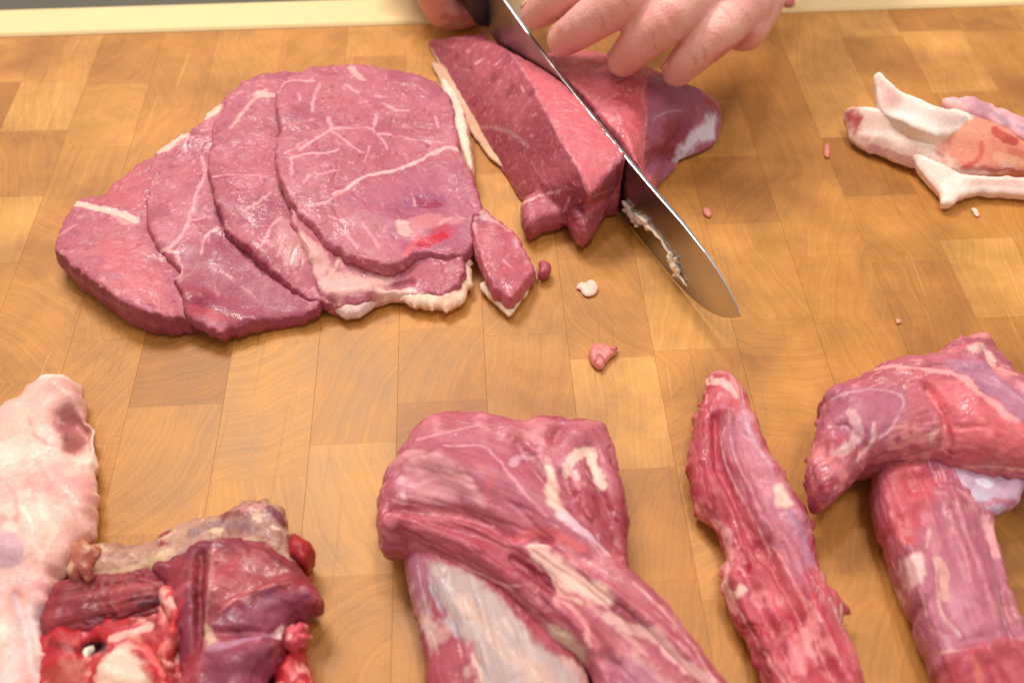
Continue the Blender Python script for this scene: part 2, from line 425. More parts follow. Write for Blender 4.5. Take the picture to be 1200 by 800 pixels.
# ------------------------------------------------------------------ the board and what lies behind it
PSI = math.atan(100*CP/FPX)
EA = np.array([math.cos(PSI), math.sin(PSI)]); EB = np.array([-math.sin(PSI), math.cos(PSI)])
ab = lambda px, py: (float(P(px, py)[:2] @ EA), float(P(px, py)[:2] @ EB))
WB = lambda a, b: EA*a+EB*b
seams = [-970, -865, -760, -655, -550, -447, -355, -243, -135, -35, 72, 177, 283, 390, 495, 600, 705, 808, 917, 1022, 1127, 1230]
A_ = [ab(500+o, 500)[0] for o in seams]
joints = {-447: [(200, 127), (150, 245), (80, 400)], -550: [(10, 103), (60, 330)], -355: [(212, 475), (240, 330)], -243: [(320, 403), (300, 560)], -135: [(415, 380), (400, 520)], -35: [(520, 384), (520, 470)],
          72: [(615, 392), (610, 280)], 177: [(715, 301), (700, 420)], 283: [(815, 409), (800, 300)], 390: [(865, 262), (905, 374)], 495: [(972, 300), (1000, 377), (930, 140)],
          600: [(1066, 306), (1110, 425)], 705: [(1180, 371), (1080, 190)]}
b_back = ab(500, 29)[1]; b_front = ab(600, 905)[1]
board = thing("cutting_board", "large butcher block chopping board of glued end grain wood blocks under all the meat", "cutting board")
core = MB()
def prism(mb, a0, a1, b0, b1, z0, z1, ch=0.0):
    q = []
    for (a, b) in ((a0, b0), (a1, b0), (a1, b1), (a0, b1)): q.append(WB(a, b))
    q = np.array(q); c = q.mean(0)
    mb.loft([[(*p, z0) for p in q], [(*p, z1-ch) for p in q], [(*(p-(np.sign((p-c) @ EA)*EA+np.sign((p-c) @ EB)*EB)*ch), z1) for p in q]])
prism(core, A_[0]+.001, A_[-1]-.001, b_front+.001, b_back-.001, -.040, -.0012)
oc = link("glue_core", mesh_from(core.V, core.F), board); oc.data.materials.append(simple("glue_line", lin(150, 92, 44), .7, noise=.2))
nblk = 0
for k in range(len(A_)-1):
    a0, a1 = A_[k], A_[k+1]; w = a1-a0
    js = sorted(ab(*p)[1] for p in joints.get(seams[k], []))
    cuts = []
    if js:
        cuts = list(js); b = js[0]
    else:
        b = b_front+random.uniform(.2, 1)*.05; cuts = [b]
    while cuts[0]-b_front > .058: cuts.insert(0, cuts[0]-random.uniform(.038, .054))
    while b_back-cuts[-1] > .058: cuts.append(cuts[-1]+random.uniform(.038, .054))
    ext = [b_front]+[c for c in cuts if b_front+.012 < c < b_back-.012]+[b_back]
    full = [ext[0]]
    for c in ext[1:]:
        while c-full[-1] > .075: full.append(full[-1]+random.uniform(.038, .05))
        full.append(c)
    for b0, b1 in zip(full[:-1], full[1:]):
        if b1-b0 < .004: continue
        g = .00003; m = MB(); ca, cb = (a0+a1)/2, (b0+b1)/2
        dz = random.uniform(-.00004, 0.00002)
        ha, hb = w/2-g, (b1-b0)/2-.00001; c = .00006
        m.loft([[(-ha, -hb, -.012), (ha, -hb, -.012), (ha, hb, -.012), (-ha, hb, -.012)], [(-ha, -hb, dz-c), (ha, -hb, dz-c), (ha, hb, dz-c), (-ha, hb, dz-c)],
                [(-ha+c, -hb+.00001, dz), (ha-c, -hb+.00001, dz), (ha-c, hb-.00001, dz), (-ha+c, hb-.00001, dz)]])
        o = link("wood_block", mesh_from(m.V, m.F), board); o.data.materials.append(M_WOOD)
        o.location = (*WB(ca, cb), 0); o.rotation_euler = (0, 0, PSI); nblk += 1
print("blocks", nblk)
# cream rail behind the board, then the grey counter
b_r = ab(0, 14)[1]
mr = MB(); prism(mr, A_[0]-.05, A_[-1]+.05, b_back+.0004, b_r, -.040, .0015, .0012)
rail = link("back_rail", mesh_from(mr.V, mr.F)); rail.data.materials.append(simple("cream_plastic", lin(230, 200, 146), .38, noise=.05, nscale=30))
tag(rail, "cream plastic rail running along the far edge of the chopping board", "rail")
mc = MB(); mc.add([(-2, -2, -.0402), (2, -2, -.0402), (2, 2, -.0402), (-2, 2, -.0402)], [(0, 1, 2, 3)])
ctr = link("counter", mesh_from(mc.V, mc.F)); ctr.data.materials.append(simple("grey_counter", lin(88, 82, 68), .5, noise=.1, nscale=12)); ctr["kind"] = "structure"

# ------------------------------------------------------------------ fanned steaks on the left
G_ST = "raw steak slices fanned out in a pile"
def steak(label, outline_, thick, feats, seed, **k):
    r_ = np.random.default_rng(seed); out = []
    for x, y, z in outline_: out.append((x, y, z+r_.uniform(-.9, .9)))
    return steak_(label, out, thick, feats, seed, **k)
def steak_(label, outline, thick, feats, seed, base=LEAN, base2=LEAN2, bulge=1.2, lump=(1.9, 22), tr=None, jit=1, marble=.55, extra=None, ridges=(), name="meat_slice", group=G_ST, bot=None):
    t = thing(name, label, "meat slice", group)
    mb = heightfield([(x, y, z-thick/2) for x, y, z in outline], thick/2, thick/2+bulge*.2, tr or 2.6, bot=bot or thick/2, br=2.0, pw=3.0, lump=lump, seed=seed, jit=jit, ridges=ridges, off=thick/2, rag=1.0, s=.0007)
    finish("lean_meat", mb, base, base2, feats, t, disp=((.10, 1.8, 1), (.22, 6, 2)), seed=seed, marble=marble, vox=.0005, sm=3, mottle=((lin(206, 124, 132), 1.7, .60, .74, 3), (lin(150, 62, 82), 2.6, .60, .78, 4), (lin(160, 72, 92), 18, .5, .75, 6)), crease=(.22, 9))
    return t
l = lambda pts, w=4, c=MARB, s=.75, f=.7: ('l', pts, w, c, s, f)
p = lambda pts, w=5, c=FAT, s=.9, f=1: ('p', pts, w, c, s, f)

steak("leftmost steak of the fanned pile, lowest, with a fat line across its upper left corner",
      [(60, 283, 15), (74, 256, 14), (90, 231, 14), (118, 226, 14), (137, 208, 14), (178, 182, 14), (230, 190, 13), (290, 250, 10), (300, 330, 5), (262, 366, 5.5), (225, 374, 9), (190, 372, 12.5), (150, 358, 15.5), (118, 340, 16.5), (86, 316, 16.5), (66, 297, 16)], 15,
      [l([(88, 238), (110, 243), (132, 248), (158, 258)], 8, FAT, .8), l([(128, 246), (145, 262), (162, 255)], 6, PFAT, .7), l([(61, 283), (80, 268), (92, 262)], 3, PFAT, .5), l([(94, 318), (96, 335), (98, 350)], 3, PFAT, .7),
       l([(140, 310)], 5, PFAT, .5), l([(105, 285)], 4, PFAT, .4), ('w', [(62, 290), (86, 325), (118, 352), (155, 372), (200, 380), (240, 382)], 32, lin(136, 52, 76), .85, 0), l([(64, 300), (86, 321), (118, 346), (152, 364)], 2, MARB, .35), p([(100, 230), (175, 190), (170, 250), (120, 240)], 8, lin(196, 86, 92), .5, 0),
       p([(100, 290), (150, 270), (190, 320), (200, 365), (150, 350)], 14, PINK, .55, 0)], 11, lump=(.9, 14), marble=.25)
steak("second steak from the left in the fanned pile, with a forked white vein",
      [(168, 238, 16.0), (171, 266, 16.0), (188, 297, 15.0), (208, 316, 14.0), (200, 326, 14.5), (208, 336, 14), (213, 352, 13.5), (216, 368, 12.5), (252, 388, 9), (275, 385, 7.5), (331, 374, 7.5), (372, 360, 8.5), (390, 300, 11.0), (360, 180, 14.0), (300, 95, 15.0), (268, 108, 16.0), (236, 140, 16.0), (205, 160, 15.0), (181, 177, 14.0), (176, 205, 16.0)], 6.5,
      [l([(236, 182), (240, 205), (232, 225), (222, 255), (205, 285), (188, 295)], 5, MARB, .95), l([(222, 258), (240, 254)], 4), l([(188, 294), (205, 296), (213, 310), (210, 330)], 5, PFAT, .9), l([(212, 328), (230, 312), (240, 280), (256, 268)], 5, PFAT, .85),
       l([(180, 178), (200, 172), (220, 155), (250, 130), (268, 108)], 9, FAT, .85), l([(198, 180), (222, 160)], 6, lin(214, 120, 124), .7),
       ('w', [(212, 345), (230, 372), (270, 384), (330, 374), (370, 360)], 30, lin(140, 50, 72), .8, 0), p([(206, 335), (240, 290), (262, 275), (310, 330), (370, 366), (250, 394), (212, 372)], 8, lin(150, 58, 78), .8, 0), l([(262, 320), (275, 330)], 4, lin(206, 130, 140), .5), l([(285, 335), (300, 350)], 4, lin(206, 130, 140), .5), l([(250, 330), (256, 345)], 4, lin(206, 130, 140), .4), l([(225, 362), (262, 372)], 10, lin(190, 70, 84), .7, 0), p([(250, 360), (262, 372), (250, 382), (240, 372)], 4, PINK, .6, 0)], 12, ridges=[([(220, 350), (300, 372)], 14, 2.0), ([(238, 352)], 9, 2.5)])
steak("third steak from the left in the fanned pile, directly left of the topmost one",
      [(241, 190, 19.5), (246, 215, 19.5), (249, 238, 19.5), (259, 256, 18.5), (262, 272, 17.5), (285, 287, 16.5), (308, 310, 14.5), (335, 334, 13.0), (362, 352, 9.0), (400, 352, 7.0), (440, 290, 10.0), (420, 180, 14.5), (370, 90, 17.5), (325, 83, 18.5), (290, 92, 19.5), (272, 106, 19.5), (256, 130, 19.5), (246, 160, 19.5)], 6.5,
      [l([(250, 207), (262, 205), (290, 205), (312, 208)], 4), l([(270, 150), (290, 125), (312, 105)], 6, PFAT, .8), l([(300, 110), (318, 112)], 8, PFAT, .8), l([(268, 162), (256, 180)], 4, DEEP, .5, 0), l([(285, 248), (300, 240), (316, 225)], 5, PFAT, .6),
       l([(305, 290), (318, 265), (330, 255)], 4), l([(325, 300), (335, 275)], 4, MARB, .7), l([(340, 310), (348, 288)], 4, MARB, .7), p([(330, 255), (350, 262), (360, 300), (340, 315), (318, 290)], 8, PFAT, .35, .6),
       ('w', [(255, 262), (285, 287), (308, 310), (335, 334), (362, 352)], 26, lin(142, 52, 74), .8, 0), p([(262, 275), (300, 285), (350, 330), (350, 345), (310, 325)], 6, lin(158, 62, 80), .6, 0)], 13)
# lower slice with the thick fat edge, mostly under the top steak
t5 = steak("steak under the top one with ragged thick fat edge at front",
      [(338, 250, 17.5), (352, 280, 16.5), (362, 310, 12.5), (372, 345, 9.5), (384, 358, 6.5), (410, 364, 6.5), (436, 352, 6.5), (458, 344, 7.5), (484, 346, 7.5), (520, 345, 8.5), (545, 320, 10.5), (548, 280, 11.5), (540, 200, 12.5), (480, 120, 12.5), (400, 120, 16.5), (350, 180, 17.5)], 6.5,
      [p([(345, 280), (372, 285), (390, 315), (372, 330), (352, 310)], 6, PFAT, .85), p([(372, 330), (400, 318), (440, 322), (462, 325), (440, 345), (400, 352), (384, 350)], 7, PFAT, .9), p([(440, 335), (485, 340), (500, 348), (440, 350)], 5, FAT, .8),
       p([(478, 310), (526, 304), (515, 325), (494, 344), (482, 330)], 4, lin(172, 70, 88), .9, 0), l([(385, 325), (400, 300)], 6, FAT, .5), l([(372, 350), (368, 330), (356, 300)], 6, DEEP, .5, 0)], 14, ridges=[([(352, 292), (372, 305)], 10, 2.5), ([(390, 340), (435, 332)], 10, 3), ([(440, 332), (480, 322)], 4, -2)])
def lumpfat(name, parent, outline, zr, th, tr, base=FAT, base2=PFAT, feats=(), seed=0, lump=(1.0, 9), jit=1.4, bot=None, rag=.5, **kw):
    return finish(name, heightfield(outline, zr, th, tr, lump=lump, seed=seed, jit=jit, bot=bot, rag=rag, s=.0007), base, base2, feats, parent, vox=.0005, sm=3, disp=((.10, 2.0, 3), (.25, 6, 4)), seed=seed, **kw)
lumpfat("fat_edge", t5, [(470, 350), (497, 340), (520, 322), (527, 303), (551, 301), (554, 320), (550, 343), (538, 355), (524, 366), (508, 362), (490, 360)], 5, 3, 6, lin(236, 196, 168), lin(230, 178, 154), feats=[l([(480, 352), (510, 350), (545, 320)], 4, lin(230, 190, 176), .6)], seed=41, lump=(1.6, 5), jit=2.4, rag=2.0)
lumpfat("fat_lump", t5, [(389, 360), (400, 348), (425, 340), (446, 342), (444, 354), (425, 368), (402, 371)], 4, 3.5, 5, lin(220, 186, 176), lin(212, 170, 162), seed=42)
t4 = steak("topmost steak of the fanned pile, largest, marbled, with a bloody spot",
      [(324, 106, 24.5), (322, 128, 24.5), (325, 150, 24.5), (321, 179, 24.5), (325, 208, 23.5), (337, 231, 22.5), (348, 250, 20.5), (375, 274, 19.0), (384, 287, 17.0), (425, 306, 15.0), (465, 311, 14.0), (484, 299, 14.0), (500, 293, 14.0), (524, 297, 13.0), (549, 297, 12.0), (568, 262, 12.0), (566, 236, 13.0), (555, 203, 14.0), (541, 176, 15.0), (535, 142, 16.0), (527, 108, 17.0), (493, 87, 19.0), (450, 78, 19.5), (417, 73, 20.5), (376, 76, 22.5), (340, 87, 23.5)], 7.5,
      [l([(392, 226), (405, 220), (426, 207), (455, 201), (480, 194), (505, 182), (524, 174), (540, 178)], 6, lin(238, 176, 172), 1), l([(405, 222), (385, 235), (370, 240)], 4),
       l([(376, 98), (370, 110), (366, 130)], 5), l([(385, 138), (387, 152), (370, 163), (351, 175)], 5, MARB, .9), l([(388, 151), (410, 150), (430, 149), (443, 157), (453, 174)], 4, MARB, .9), l([(440, 135), (439, 155), (458, 158)], 5, MARB, .9), l([(450, 121), (462, 128), (478, 129)], 5, MARB, .95),
       l([(342, 185), (360, 180), (380, 180), (396, 176)], 4, MARB, .9), l([(342, 185), (340, 205)], 4), l([(470, 160), (487, 165)], 5), l([(412, 80), (423, 93)], 7, PFAT, .7), l([(327, 108), (332, 98), (345, 94), (368, 95)], 5, MARB, .95), l([(387, 152), (405, 165), (422, 178)], 4), l([(405, 100), (420, 108)], 5), l([(440, 112), (452, 114)], 4), l([(510, 138), (514, 150)], 4), l([(490, 100), (500, 110)], 4), l([(335, 180), (350, 172)], 4),
       l([(356, 215), (362, 205)], 4), l([(428, 190), (432, 172)], 3), l([(375, 205), (395, 200)], 3), l([(500, 165), (520, 168)], 3), l([(352, 118), (349, 110)], 3),
       p([(400, 232), (480, 205), (545, 185), (562, 240), (552, 290), (470, 305), (400, 285)], 10, lin(164, 84, 112), .45, 0), p([(470, 258), (500, 250), (545, 255), (545, 262), (520, 264), (480, 280)], 4, lin(224, 140, 140), .5, .5), l([(484, 240), (500, 232), (514, 238)], 17, lin(150, 60, 100), .7, 0), l([(492, 236), (510, 240)], 12, MAG, .85, 0), l([(480, 228), (505, 235)], 5, lin(150, 70, 110), .6, 0), l([(488, 284), (506, 280), (524, 270)], 15, lin(190, 60, 84), .8, 0), l([(496, 284), (510, 281), (520, 276)], 10, lin(192, 14, 46), 1, 0), l([(474, 272), (470, 262)], 11, PFAT, .8), l([(485, 284), (475, 300)], 7, lin(214, 96, 104), .7, 0),
       p([(400, 240), (440, 255), (470, 300), (430, 300), (390, 280), (370, 258)], 10, lin(196, 108, 116), .5, 0), l([(400, 270), (420, 290)], 5), l([(385, 252), (405, 262)], 4), l([(425, 262), (445, 290)], 5, MARB, .6), l([(515, 262), (528, 255)], 5, PFAT, .6), l([(484, 232), (486, 240)], 3, PFAT, .7)], 15, marble=.55, lump=(1.0, 18), ridges=[([(392, 226), (480, 194), (540, 178)], 3, .5), ([(430, 250), (500, 262)], 14, 1.4), ([(480, 282), (520, 285)], 6, -1.5)])
lumpfat("fat_rim", t4, [(516, 98), (528, 103), (541, 122), (550, 155), (556, 204), (546, 200), (536, 172), (526, 140)], 10, 4, 2.5, lin(240, 204, 182), lin(234, 190, 168), seed=43, lump=(.3, 9), jit=.5, bot=9)
tri = steak("small pointed steak offcut at the right end of the fanned pile, on white fat",
      [(549, 256, 17), (566, 240, 20), (577, 248, 19), (604, 269, 14), (618, 292, 12), (630, 314, 10), (614, 335, 10), (598, 352, 10), (586, 343, 11), (574, 333, 12), (562, 305, 14)], 9,
      [l([(556, 256), (566, 254), (580, 258), (596, 270)], 5, MARB, .9), l([(566, 240), (567, 252)], 10, PFAT, .7), l([(560, 300), (556, 262)], 5, PFAT, .7), l([(606, 290), (604, 282)], 4), l([(590, 305), (600, 315)], 3)], 16, marble=.3, base=lin(186, 86, 100), base2=lin(196, 98, 110), group=None, name="meat_offcut")
lumpfat("fat_rim", tri, [(561, 334), (580, 325), (610, 318), (629, 314), (627, 328), (610, 355), (597, 371), (585, 360)], 3.5, 1.5, 2, lin(240, 212, 188), lin(234, 196, 172), seed=44, lump=(.2, 9), jit=.4)
lumpfat("loose_nub", tri, [(629, 312), (636, 308), (646, 312), (644, 322), (632, 325)], 4, 3, 3, lin(176, 74, 86), lin(160, 60, 72), seed=45)

# ------------------------------------------------------------------ knife (its plane first: the cut meat is built against it)
TIP = P(864, 421, 0); HEEL = P(568, 54, 0)
KD = (HEEL-TIP); KL = np.linalg.norm(KD); KD = KD/KL; KN = np.array([-KD[1], KD[0], 0])
if KN[0] > 0: KN = -KN          # towards the left slice
print("blade", KL)
def K(s, z, off=0): return TIP+KD*(s/1000)+KN*(off/1000)+np.array([0, 0, z/1000])
def zspine(s): return np.interp(s, [4.5, 9, 15, 22, 30, 46, 72, 112, 142, 174, 202, 228], [20.4, 23.6, 26.4, 28.4, 30, 31.2, 31, 32, 33.6, 36, 39.5, 42])
def zedge(s): return np.interp(s, [4.5, 8, 13, 19, 26, 35, 46, 60, 100, 160, 228], [19.6, 15.2, 10.6, 6.8, 3.8, 1.6, .6, .35, .5, 4, 12])
knife = thing("kitchen_knife", "steel chef's knife with black handle cutting into the meat", "knife")
ss = np.concatenate([np.linspace(4.6, 50, 40), np.linspace(53, KL*1000, 50)]); mb = MB(); rings = []
for s in ss:
    a, b = zedge(s), zspine(s); hh = b-a; th = .30+.75*min(1, s/60.)
    rings.append([K(s, a, .05), K(s, a+.25*hh, .32*th), K(s, b-.35, th), K(s, b-.1, th*.85), K(s, b, th*.5), K(s, b, -th*.45), K(s, b-.2, -th*.85), K(s, b-.55, -th), K(s, a+.25*hh, -.32*th), K(s, a, -.05)])
mb.loft(rings)
blade = link("blade", mesh_from(mb.V, mb.F), knife)
def steel():
    a = NT("brushed_steel"); b = a.b; b.inputs["Metallic"].default_value = 1; b.inputs["Base Color"].default_value = (.46, .45, .45, 1)
    tc = a.n("ShaderNodeTexCoord"); n = a.n("ShaderNodeTexNoise", i_Scale=90., i_Detail=5.); a.l(tc.outputs["Object"], n.inputs["Vector"])
    n2 = a.n("ShaderNodeTexNoise", i_Scale=25., i_Detail=3.); a.l(tc.outputs["Object"], n2.inputs["Vector"])
    a.l(a.math('MULTIPLY_ADD', n.outputs[0], .14, .22), b.inputs["Roughness"])
    cr = a.ramp(n2.outputs[0], [(.35, (.36, .34, .34)), (.7, (.54, .52, .51))]); a.l(cr, b.inputs['Base Color'])
    return a.m
M_STEEL = steel(); blade.data.materials.append(M_STEEL)
# handle behind the heel
mb = MB(); rings = []
for s, h0, h1, w in [(222, 14, 41, 4), (226, 12, 43, 8.0), (234, 16, 45, 9.5), (248, 22, 48, 10.5), (280, 28, 56, 10.5), (318, 36, 68, 11), (340, 39, 76, 10), (346, 44, 74, 7)]:
    c = (h0+h1)/2; r = (h1-h0)/2
    rings.append([K(s, c+r*math.sin(a)*(abs(math.sin(a))**-.3 if abs(math.sin(a)) > .01 else 1), w*math.cos(a)) for a in np.arange(16)*math.pi/8])
mb.loft(rings); hd = link("handle", mesh_from(mb.V, mb.F), knife); hd.data.materials.append(simple("black_handle", (.018, .014, .013), .38, noise=.2))
for pl in hd.data.polygons: pl.use_smooth = True
# fat scraped along the blade's face
sm = MB()
path = [(736, 247, 5), (745, 256, 6), (755, 262, 5), (765, 270, 4), (775, 281, 3), (784, 296, 3), (788, 306, 6), (793, 318, 6), (800, 328, 3), (805, 335, 2)]
for k, (x, y, r) in enumerate(path):
    # find the height at which the pixel ray meets the blade's near face
    d = FW+RT*((x-600)/FPX)+UP*((400-y)/FPX); tt = np.dot(TIP+KN*.0008-CAM, KN)/np.dot(d, KN); q = CAM+d*tt
    if k: sm.tube([prev, (prev+q)/2+KN*.0003, q], [pr*.36*.45, r*.25, r*.36*.45], 10)
    if r > 4:
        for _ in range(7): o_ = (rng.random(3)-.5)*.0055; o_ -= KN*np.dot(o_, KN); sm.tube([q+o_, q+o_*1.2+KN*.0006+np.array([0, 0, .0005])], [1.2, .8], 8)
    prev, pr = q, r
fs = finish("fat_scrapings", sm, lin(246, 226, 206), lin(240, 214, 194), vox=.00035, sm=2, disp=((.2, 1.2, 1),))
tag(fs, "thin string of white fat scrapings stuck to the knife blade", "fat")

# ------------------------------------------------------------------ roast being cut: leaning slice and remaining block
def pw_(a): return P(*a)
def dense(st, n):      # more points between the section points of one station
    st = [np.asarray(q, float) for q in st]; out = []
    for a, b in zip(st, st[1:]+st[:1]):
        for t in np.arange(n)/n: out.append(a*(1-t)+b*t)
    return out
def loftsmooth(stations, n=4, sub=5):
    A = np.array([np.array(s) for s in stations]); m = len(A); res = []
    for k in range(m-1):
        p0, p1, p2, p3 = A[max(k-1, 0)], A[k], A[k+1], A[min(k+2, m-1)]
        for t in np.arange(sub)/sub:
            c = .5*((2*p1)+(-p0+p2)*t+(2*p0-5*p1+4*p2-p3)*t*t+(-p0+3*p1-3*p2+p3)*t**3); res.append(dense(list(c), n))
    res.append(dense(list(A[-1]), n)); return res
cutz = lambda s: float(np.interp(s, [78, 86, 100, 140, 160, 196, 214], [30, 33, 34.5, 34, 29, 17, 11]))
st = []
for base, mid, ridge, s in [((502, 56, .5), (500, 47, 4), (530, 44, 11), 222), ((505, 62, .5), (520, 52, 9), (565, 48, 15), 212), ((521, 92, .5), (552, 75, 12), (597, 61, 22), 192), ((545, 130, .5), (580, 112, 17), (622, 95, 30), 163), ((568, 170, .5), (602, 152, 18), (641, 132, 33), 138),
                            ((595, 212, .5), (628, 194, 18), (664, 174, 33.5), 112), ((610, 236, .5), (642, 222, 17), (683, 207, 32), 96), ((640, 260, .5), (664, 248, 13), (693, 229, 28), 87)]:
    st.append([P(*base), P(*mid), P(*ridge), K(s, cutz(s), 1.5), K(s, 1, 1.5)])
mb = MB(); mb.loft(loftsmooth(st))
sl = thing("meat_slice", "thick slice leaning off the roast left of the knife, dark cut face outward", "meat slice")
heightfield([(612, 238), (640, 228), (662, 226), (664, 258), (640, 266), (614, 272)], 7, 6, 5, mb=mb, seed=3)
heightfield([(646, 222), (668, 214), (700, 222), (716, 236), (706, 256), (686, 282), (676, 276), (666, 260)], 9, 8, 5, mb=mb, seed=4)
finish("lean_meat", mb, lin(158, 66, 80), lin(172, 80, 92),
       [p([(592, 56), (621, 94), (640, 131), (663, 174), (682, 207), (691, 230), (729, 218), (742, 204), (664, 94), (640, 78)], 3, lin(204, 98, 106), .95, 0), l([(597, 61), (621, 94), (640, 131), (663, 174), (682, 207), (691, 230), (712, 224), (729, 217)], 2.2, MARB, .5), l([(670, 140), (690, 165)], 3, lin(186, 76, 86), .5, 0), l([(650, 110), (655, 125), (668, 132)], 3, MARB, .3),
        l([(566, 150), (585, 150), (605, 160), (620, 172)], 5, lin(186, 128, 134), .8), l([(566, 70), (560, 73)], 6, PFAT, .75), l([(548, 84)], 5, PFAT, .6), l([(582, 75)], 4, PFAT, .6), l([(505, 58), (520, 85), (545, 128), (575, 180), (606, 232)], 5, lin(228, 192, 176), .8), l([(612, 239), (632, 230), (655, 224)], 5, PFAT, .9), p([(614, 240), (660, 230), (655, 262), (614, 270)], 4, lin(180, 84, 104), .6, 0),
        l([(500, 46), (520, 44), (545, 45)], 4, lin(214, 120, 124), .7), l([(612, 102), (614, 108)], 4), l([(618, 120), (612, 128)], 4, lin(190, 110, 118), .6), l([(660, 250), (668, 232)], 4, PFAT, .5), l([(622, 190), (640, 215)], 4, MARB, .3)], sl, seed=21, sm=5, disp=((.3, 2.5, 1), (.6, 8, 2)), marble=.3, crease=(.28, 9), mottle=((lin(140, 52, 68), 9, .55, .75, 3), (lin(196, 118, 126), 1.8, .6, .74, 4)))
lumpfat("fat_rim", sl, [(505, 74), (524, 80), (562, 122), (600, 196), (588, 196), (574, 186), (558, 164), (538, 134), (518, 100)], 2.0, .8, 1.6, lin(214, 176, 142), lin(200, 156, 126), seed=46, lump=(.1, 9), jit=.3)

st = []
for s, mid, cre, sh, bs in [(180, (652, 62, 26), (680, 58, 24), (706, 62, 16), (718, 76, 2.5)), (160, (680, 72, 33), (715, 66, 33), (760, 80, 24), (790, 96, 2.5)), (140, (698, 96, 36), (742, 90, 36), (800, 96, 23), (838, 116, 2.5)),
                            (116, (722, 130, 36), (757, 108, 34), (822, 108, 20), (846, 142, 2.5)), (98, (738, 162, 35), (757, 152, 30), (808, 138, 16), (838, 168, 2.5)), (84, (746, 188, 30), (757, 186, 22), (782, 170, 12), (805, 184, 2.5)), (76, (752, 198, 22), (757, 197, 16), (774, 182, 8), (785, 192, 2.5))]:
    st.append([K(s, 1, -1.6), K(s, cutz(s), -1.6), P(*mid), P(*cre), P(*sh), P(*bs)])
mb = MB(); mb.loft(loftsmooth(st))
rb = thing("meat_block", "rest of the roast right of the knife, pressed down by the hand", "meat")
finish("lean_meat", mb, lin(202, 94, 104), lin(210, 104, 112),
       [p([(757, 92), (800, 88), (850, 110), (848, 150), (800, 190), (758, 205), (756, 170)], 4, lin(160, 84, 108), .95, 0), p([(782, 138), (812, 142), (806, 160), (775, 170)], 5, lin(138, 40, 62), .85, 0), l([(756, 182), (775, 175), (792, 180)], 9, lin(140, 44, 60), .85, 0),
        p([(806, 160), (826, 140), (840, 132), (836, 160), (806, 182), (790, 188)], 4, lin(216, 206, 216), .95, 1), l([(818, 128), (822, 145)], 5, lin(216, 110, 116), .8), l([(764, 142), (780, 132), (800, 130)], 4, lin(190, 150, 170), .6), l([(838, 122), (826, 118)], 9, lin(176, 50, 62), .8, 0),
        l([(757, 95), (752, 118), (757, 130), (754, 170), (752, 196)], 3.5, lin(228, 130, 130), .75), l([(722, 128), (727, 142)], 4, lin(236, 150, 150), .8), l([(660, 92), (690, 130), (738, 200)], 3, lin(170, 64, 76), .4, 0)], rb, seed=22, sm=5, disp=((.3, 2.5, 1), (.6, 8, 2)), tone=(10, .3), crease=(.25, 9), mottle=((lin(190, 80, 92), 9, .55, .75, 3), (lin(224, 140, 142), 1.8, .6, .74, 4)))

# ------------------------------------------------------------------ crossed muscles, front centre
m2 = heightfield([(477, 646), (474, 672), (484, 712), (494, 760), (500, 815), (505, 870), (690, 870), (690, 790), (655, 735), (600, 680), (540, 640), (500, 632)], 10, 13, 22, br=9, lump=(1.0, 16), seed=31, ridges=[([(520, 690), (560, 760), (575, 830)], 14, 2.5), ([(550, 740), (570, 830)], 4, -1.5)])
o = finish("meat_muscle", m2, lin(176, 78, 92), lin(160, 70, 88), [p([(498, 655), (545, 672), (580, 695), (612, 735), (650, 768), (680, 800), (690, 860), (566, 860), (562, 790), (552, 760), (536, 742), (512, 705)], 8, lin(186, 164, 160), .92, .7),
       p([(476, 648), (497, 655), (508, 705), (500, 720), (485, 705)], 6, PURP, .8, .3), l([(489, 662), (497, 700), (500, 720)], 3, lin(216, 184, 190), .7), l([(553, 768), (568, 800), (575, 840)], 6, FAT, .8), l([(540, 700), (590, 760), (630, 800)], 16, lin(206, 168, 146), .6, .6), l([(610, 765), (650, 800)], 12, lin(205, 160, 140), .5), l([(500, 665), (512, 705), (535, 745)], 6, lin(190, 184, 198), .8), l([(590, 725), (600, 740)], 5, FAT, .5), l([(625, 785), (632, 795)], 5, FAT, .6)], fib=[(500, 640), (530, 740), (560, 860)], fibamp=.2, disp=((.35, 4, 1),), seed=31, crease=(.5, 4), fila=.5, mottle=((lin(214, 170, 160), 9, .56, .72, 3), (lin(160, 60, 76), 12, .58, .76, 4)))
tag(o, "silvery membraned muscle at the bottom edge, lying under the large folded muscle", "meat")

out = [(442, 592), (443, 640), (456, 646), (470, 646), (500, 662), (545, 684), (574, 692), (610, 724), (650, 760), (687, 782), (705, 830), (720, 880), (900, 880), (868, 835), (838, 796), (794, 733), (766, 702), (744, 680), (737, 664), (738, 614), (727, 556), (717, 517), (704, 502), (658, 494), (634, 494), (610, 500), (585, 494), (558, 490), (506, 493), (480, 513), (458, 548), (450, 568)]
m1 = heightfield(out, 16, 12, 16, br=13, pw=2.3, rag=.7, lump=(1.8, 20), seed=32, ridges=[
    ([(460, 596), (500, 600), (558, 610), (604, 634), (640, 640)], 6, -4.5), ([(520, 552), (590, 575), (660, 620), (760, 710), (850, 820)], 26, 5), ([(606, 520), (640, 575), (690, 625), (730, 665)], 7, -4),
    ([(470, 615), (540, 640), (620, 690), (700, 760)], 7, 2.5), ([(480, 635), (560, 668), (640, 735)], 4, -2.2), ([(500, 615), (580, 640), (650, 690)], 3.5, -2), ([(610, 635), (680, 680), (770, 750), (840, 820)], 8, 3), ([(600, 655), (660, 705), (720, 780)], 5, -3),
    ([(560, 655), (620, 705), (680, 770)], 5, 2), ([(690, 530), (700, 570), (720, 640)], 12, -4), ([(655, 505), (648, 520)], 7, -3.5), ([(660, 560), (675, 600)], 6, -3), ([(470, 540), (510, 545), (550, 580)], 12, 2)])
shreds(m1, out[:14], 14, 132, (3, 16))
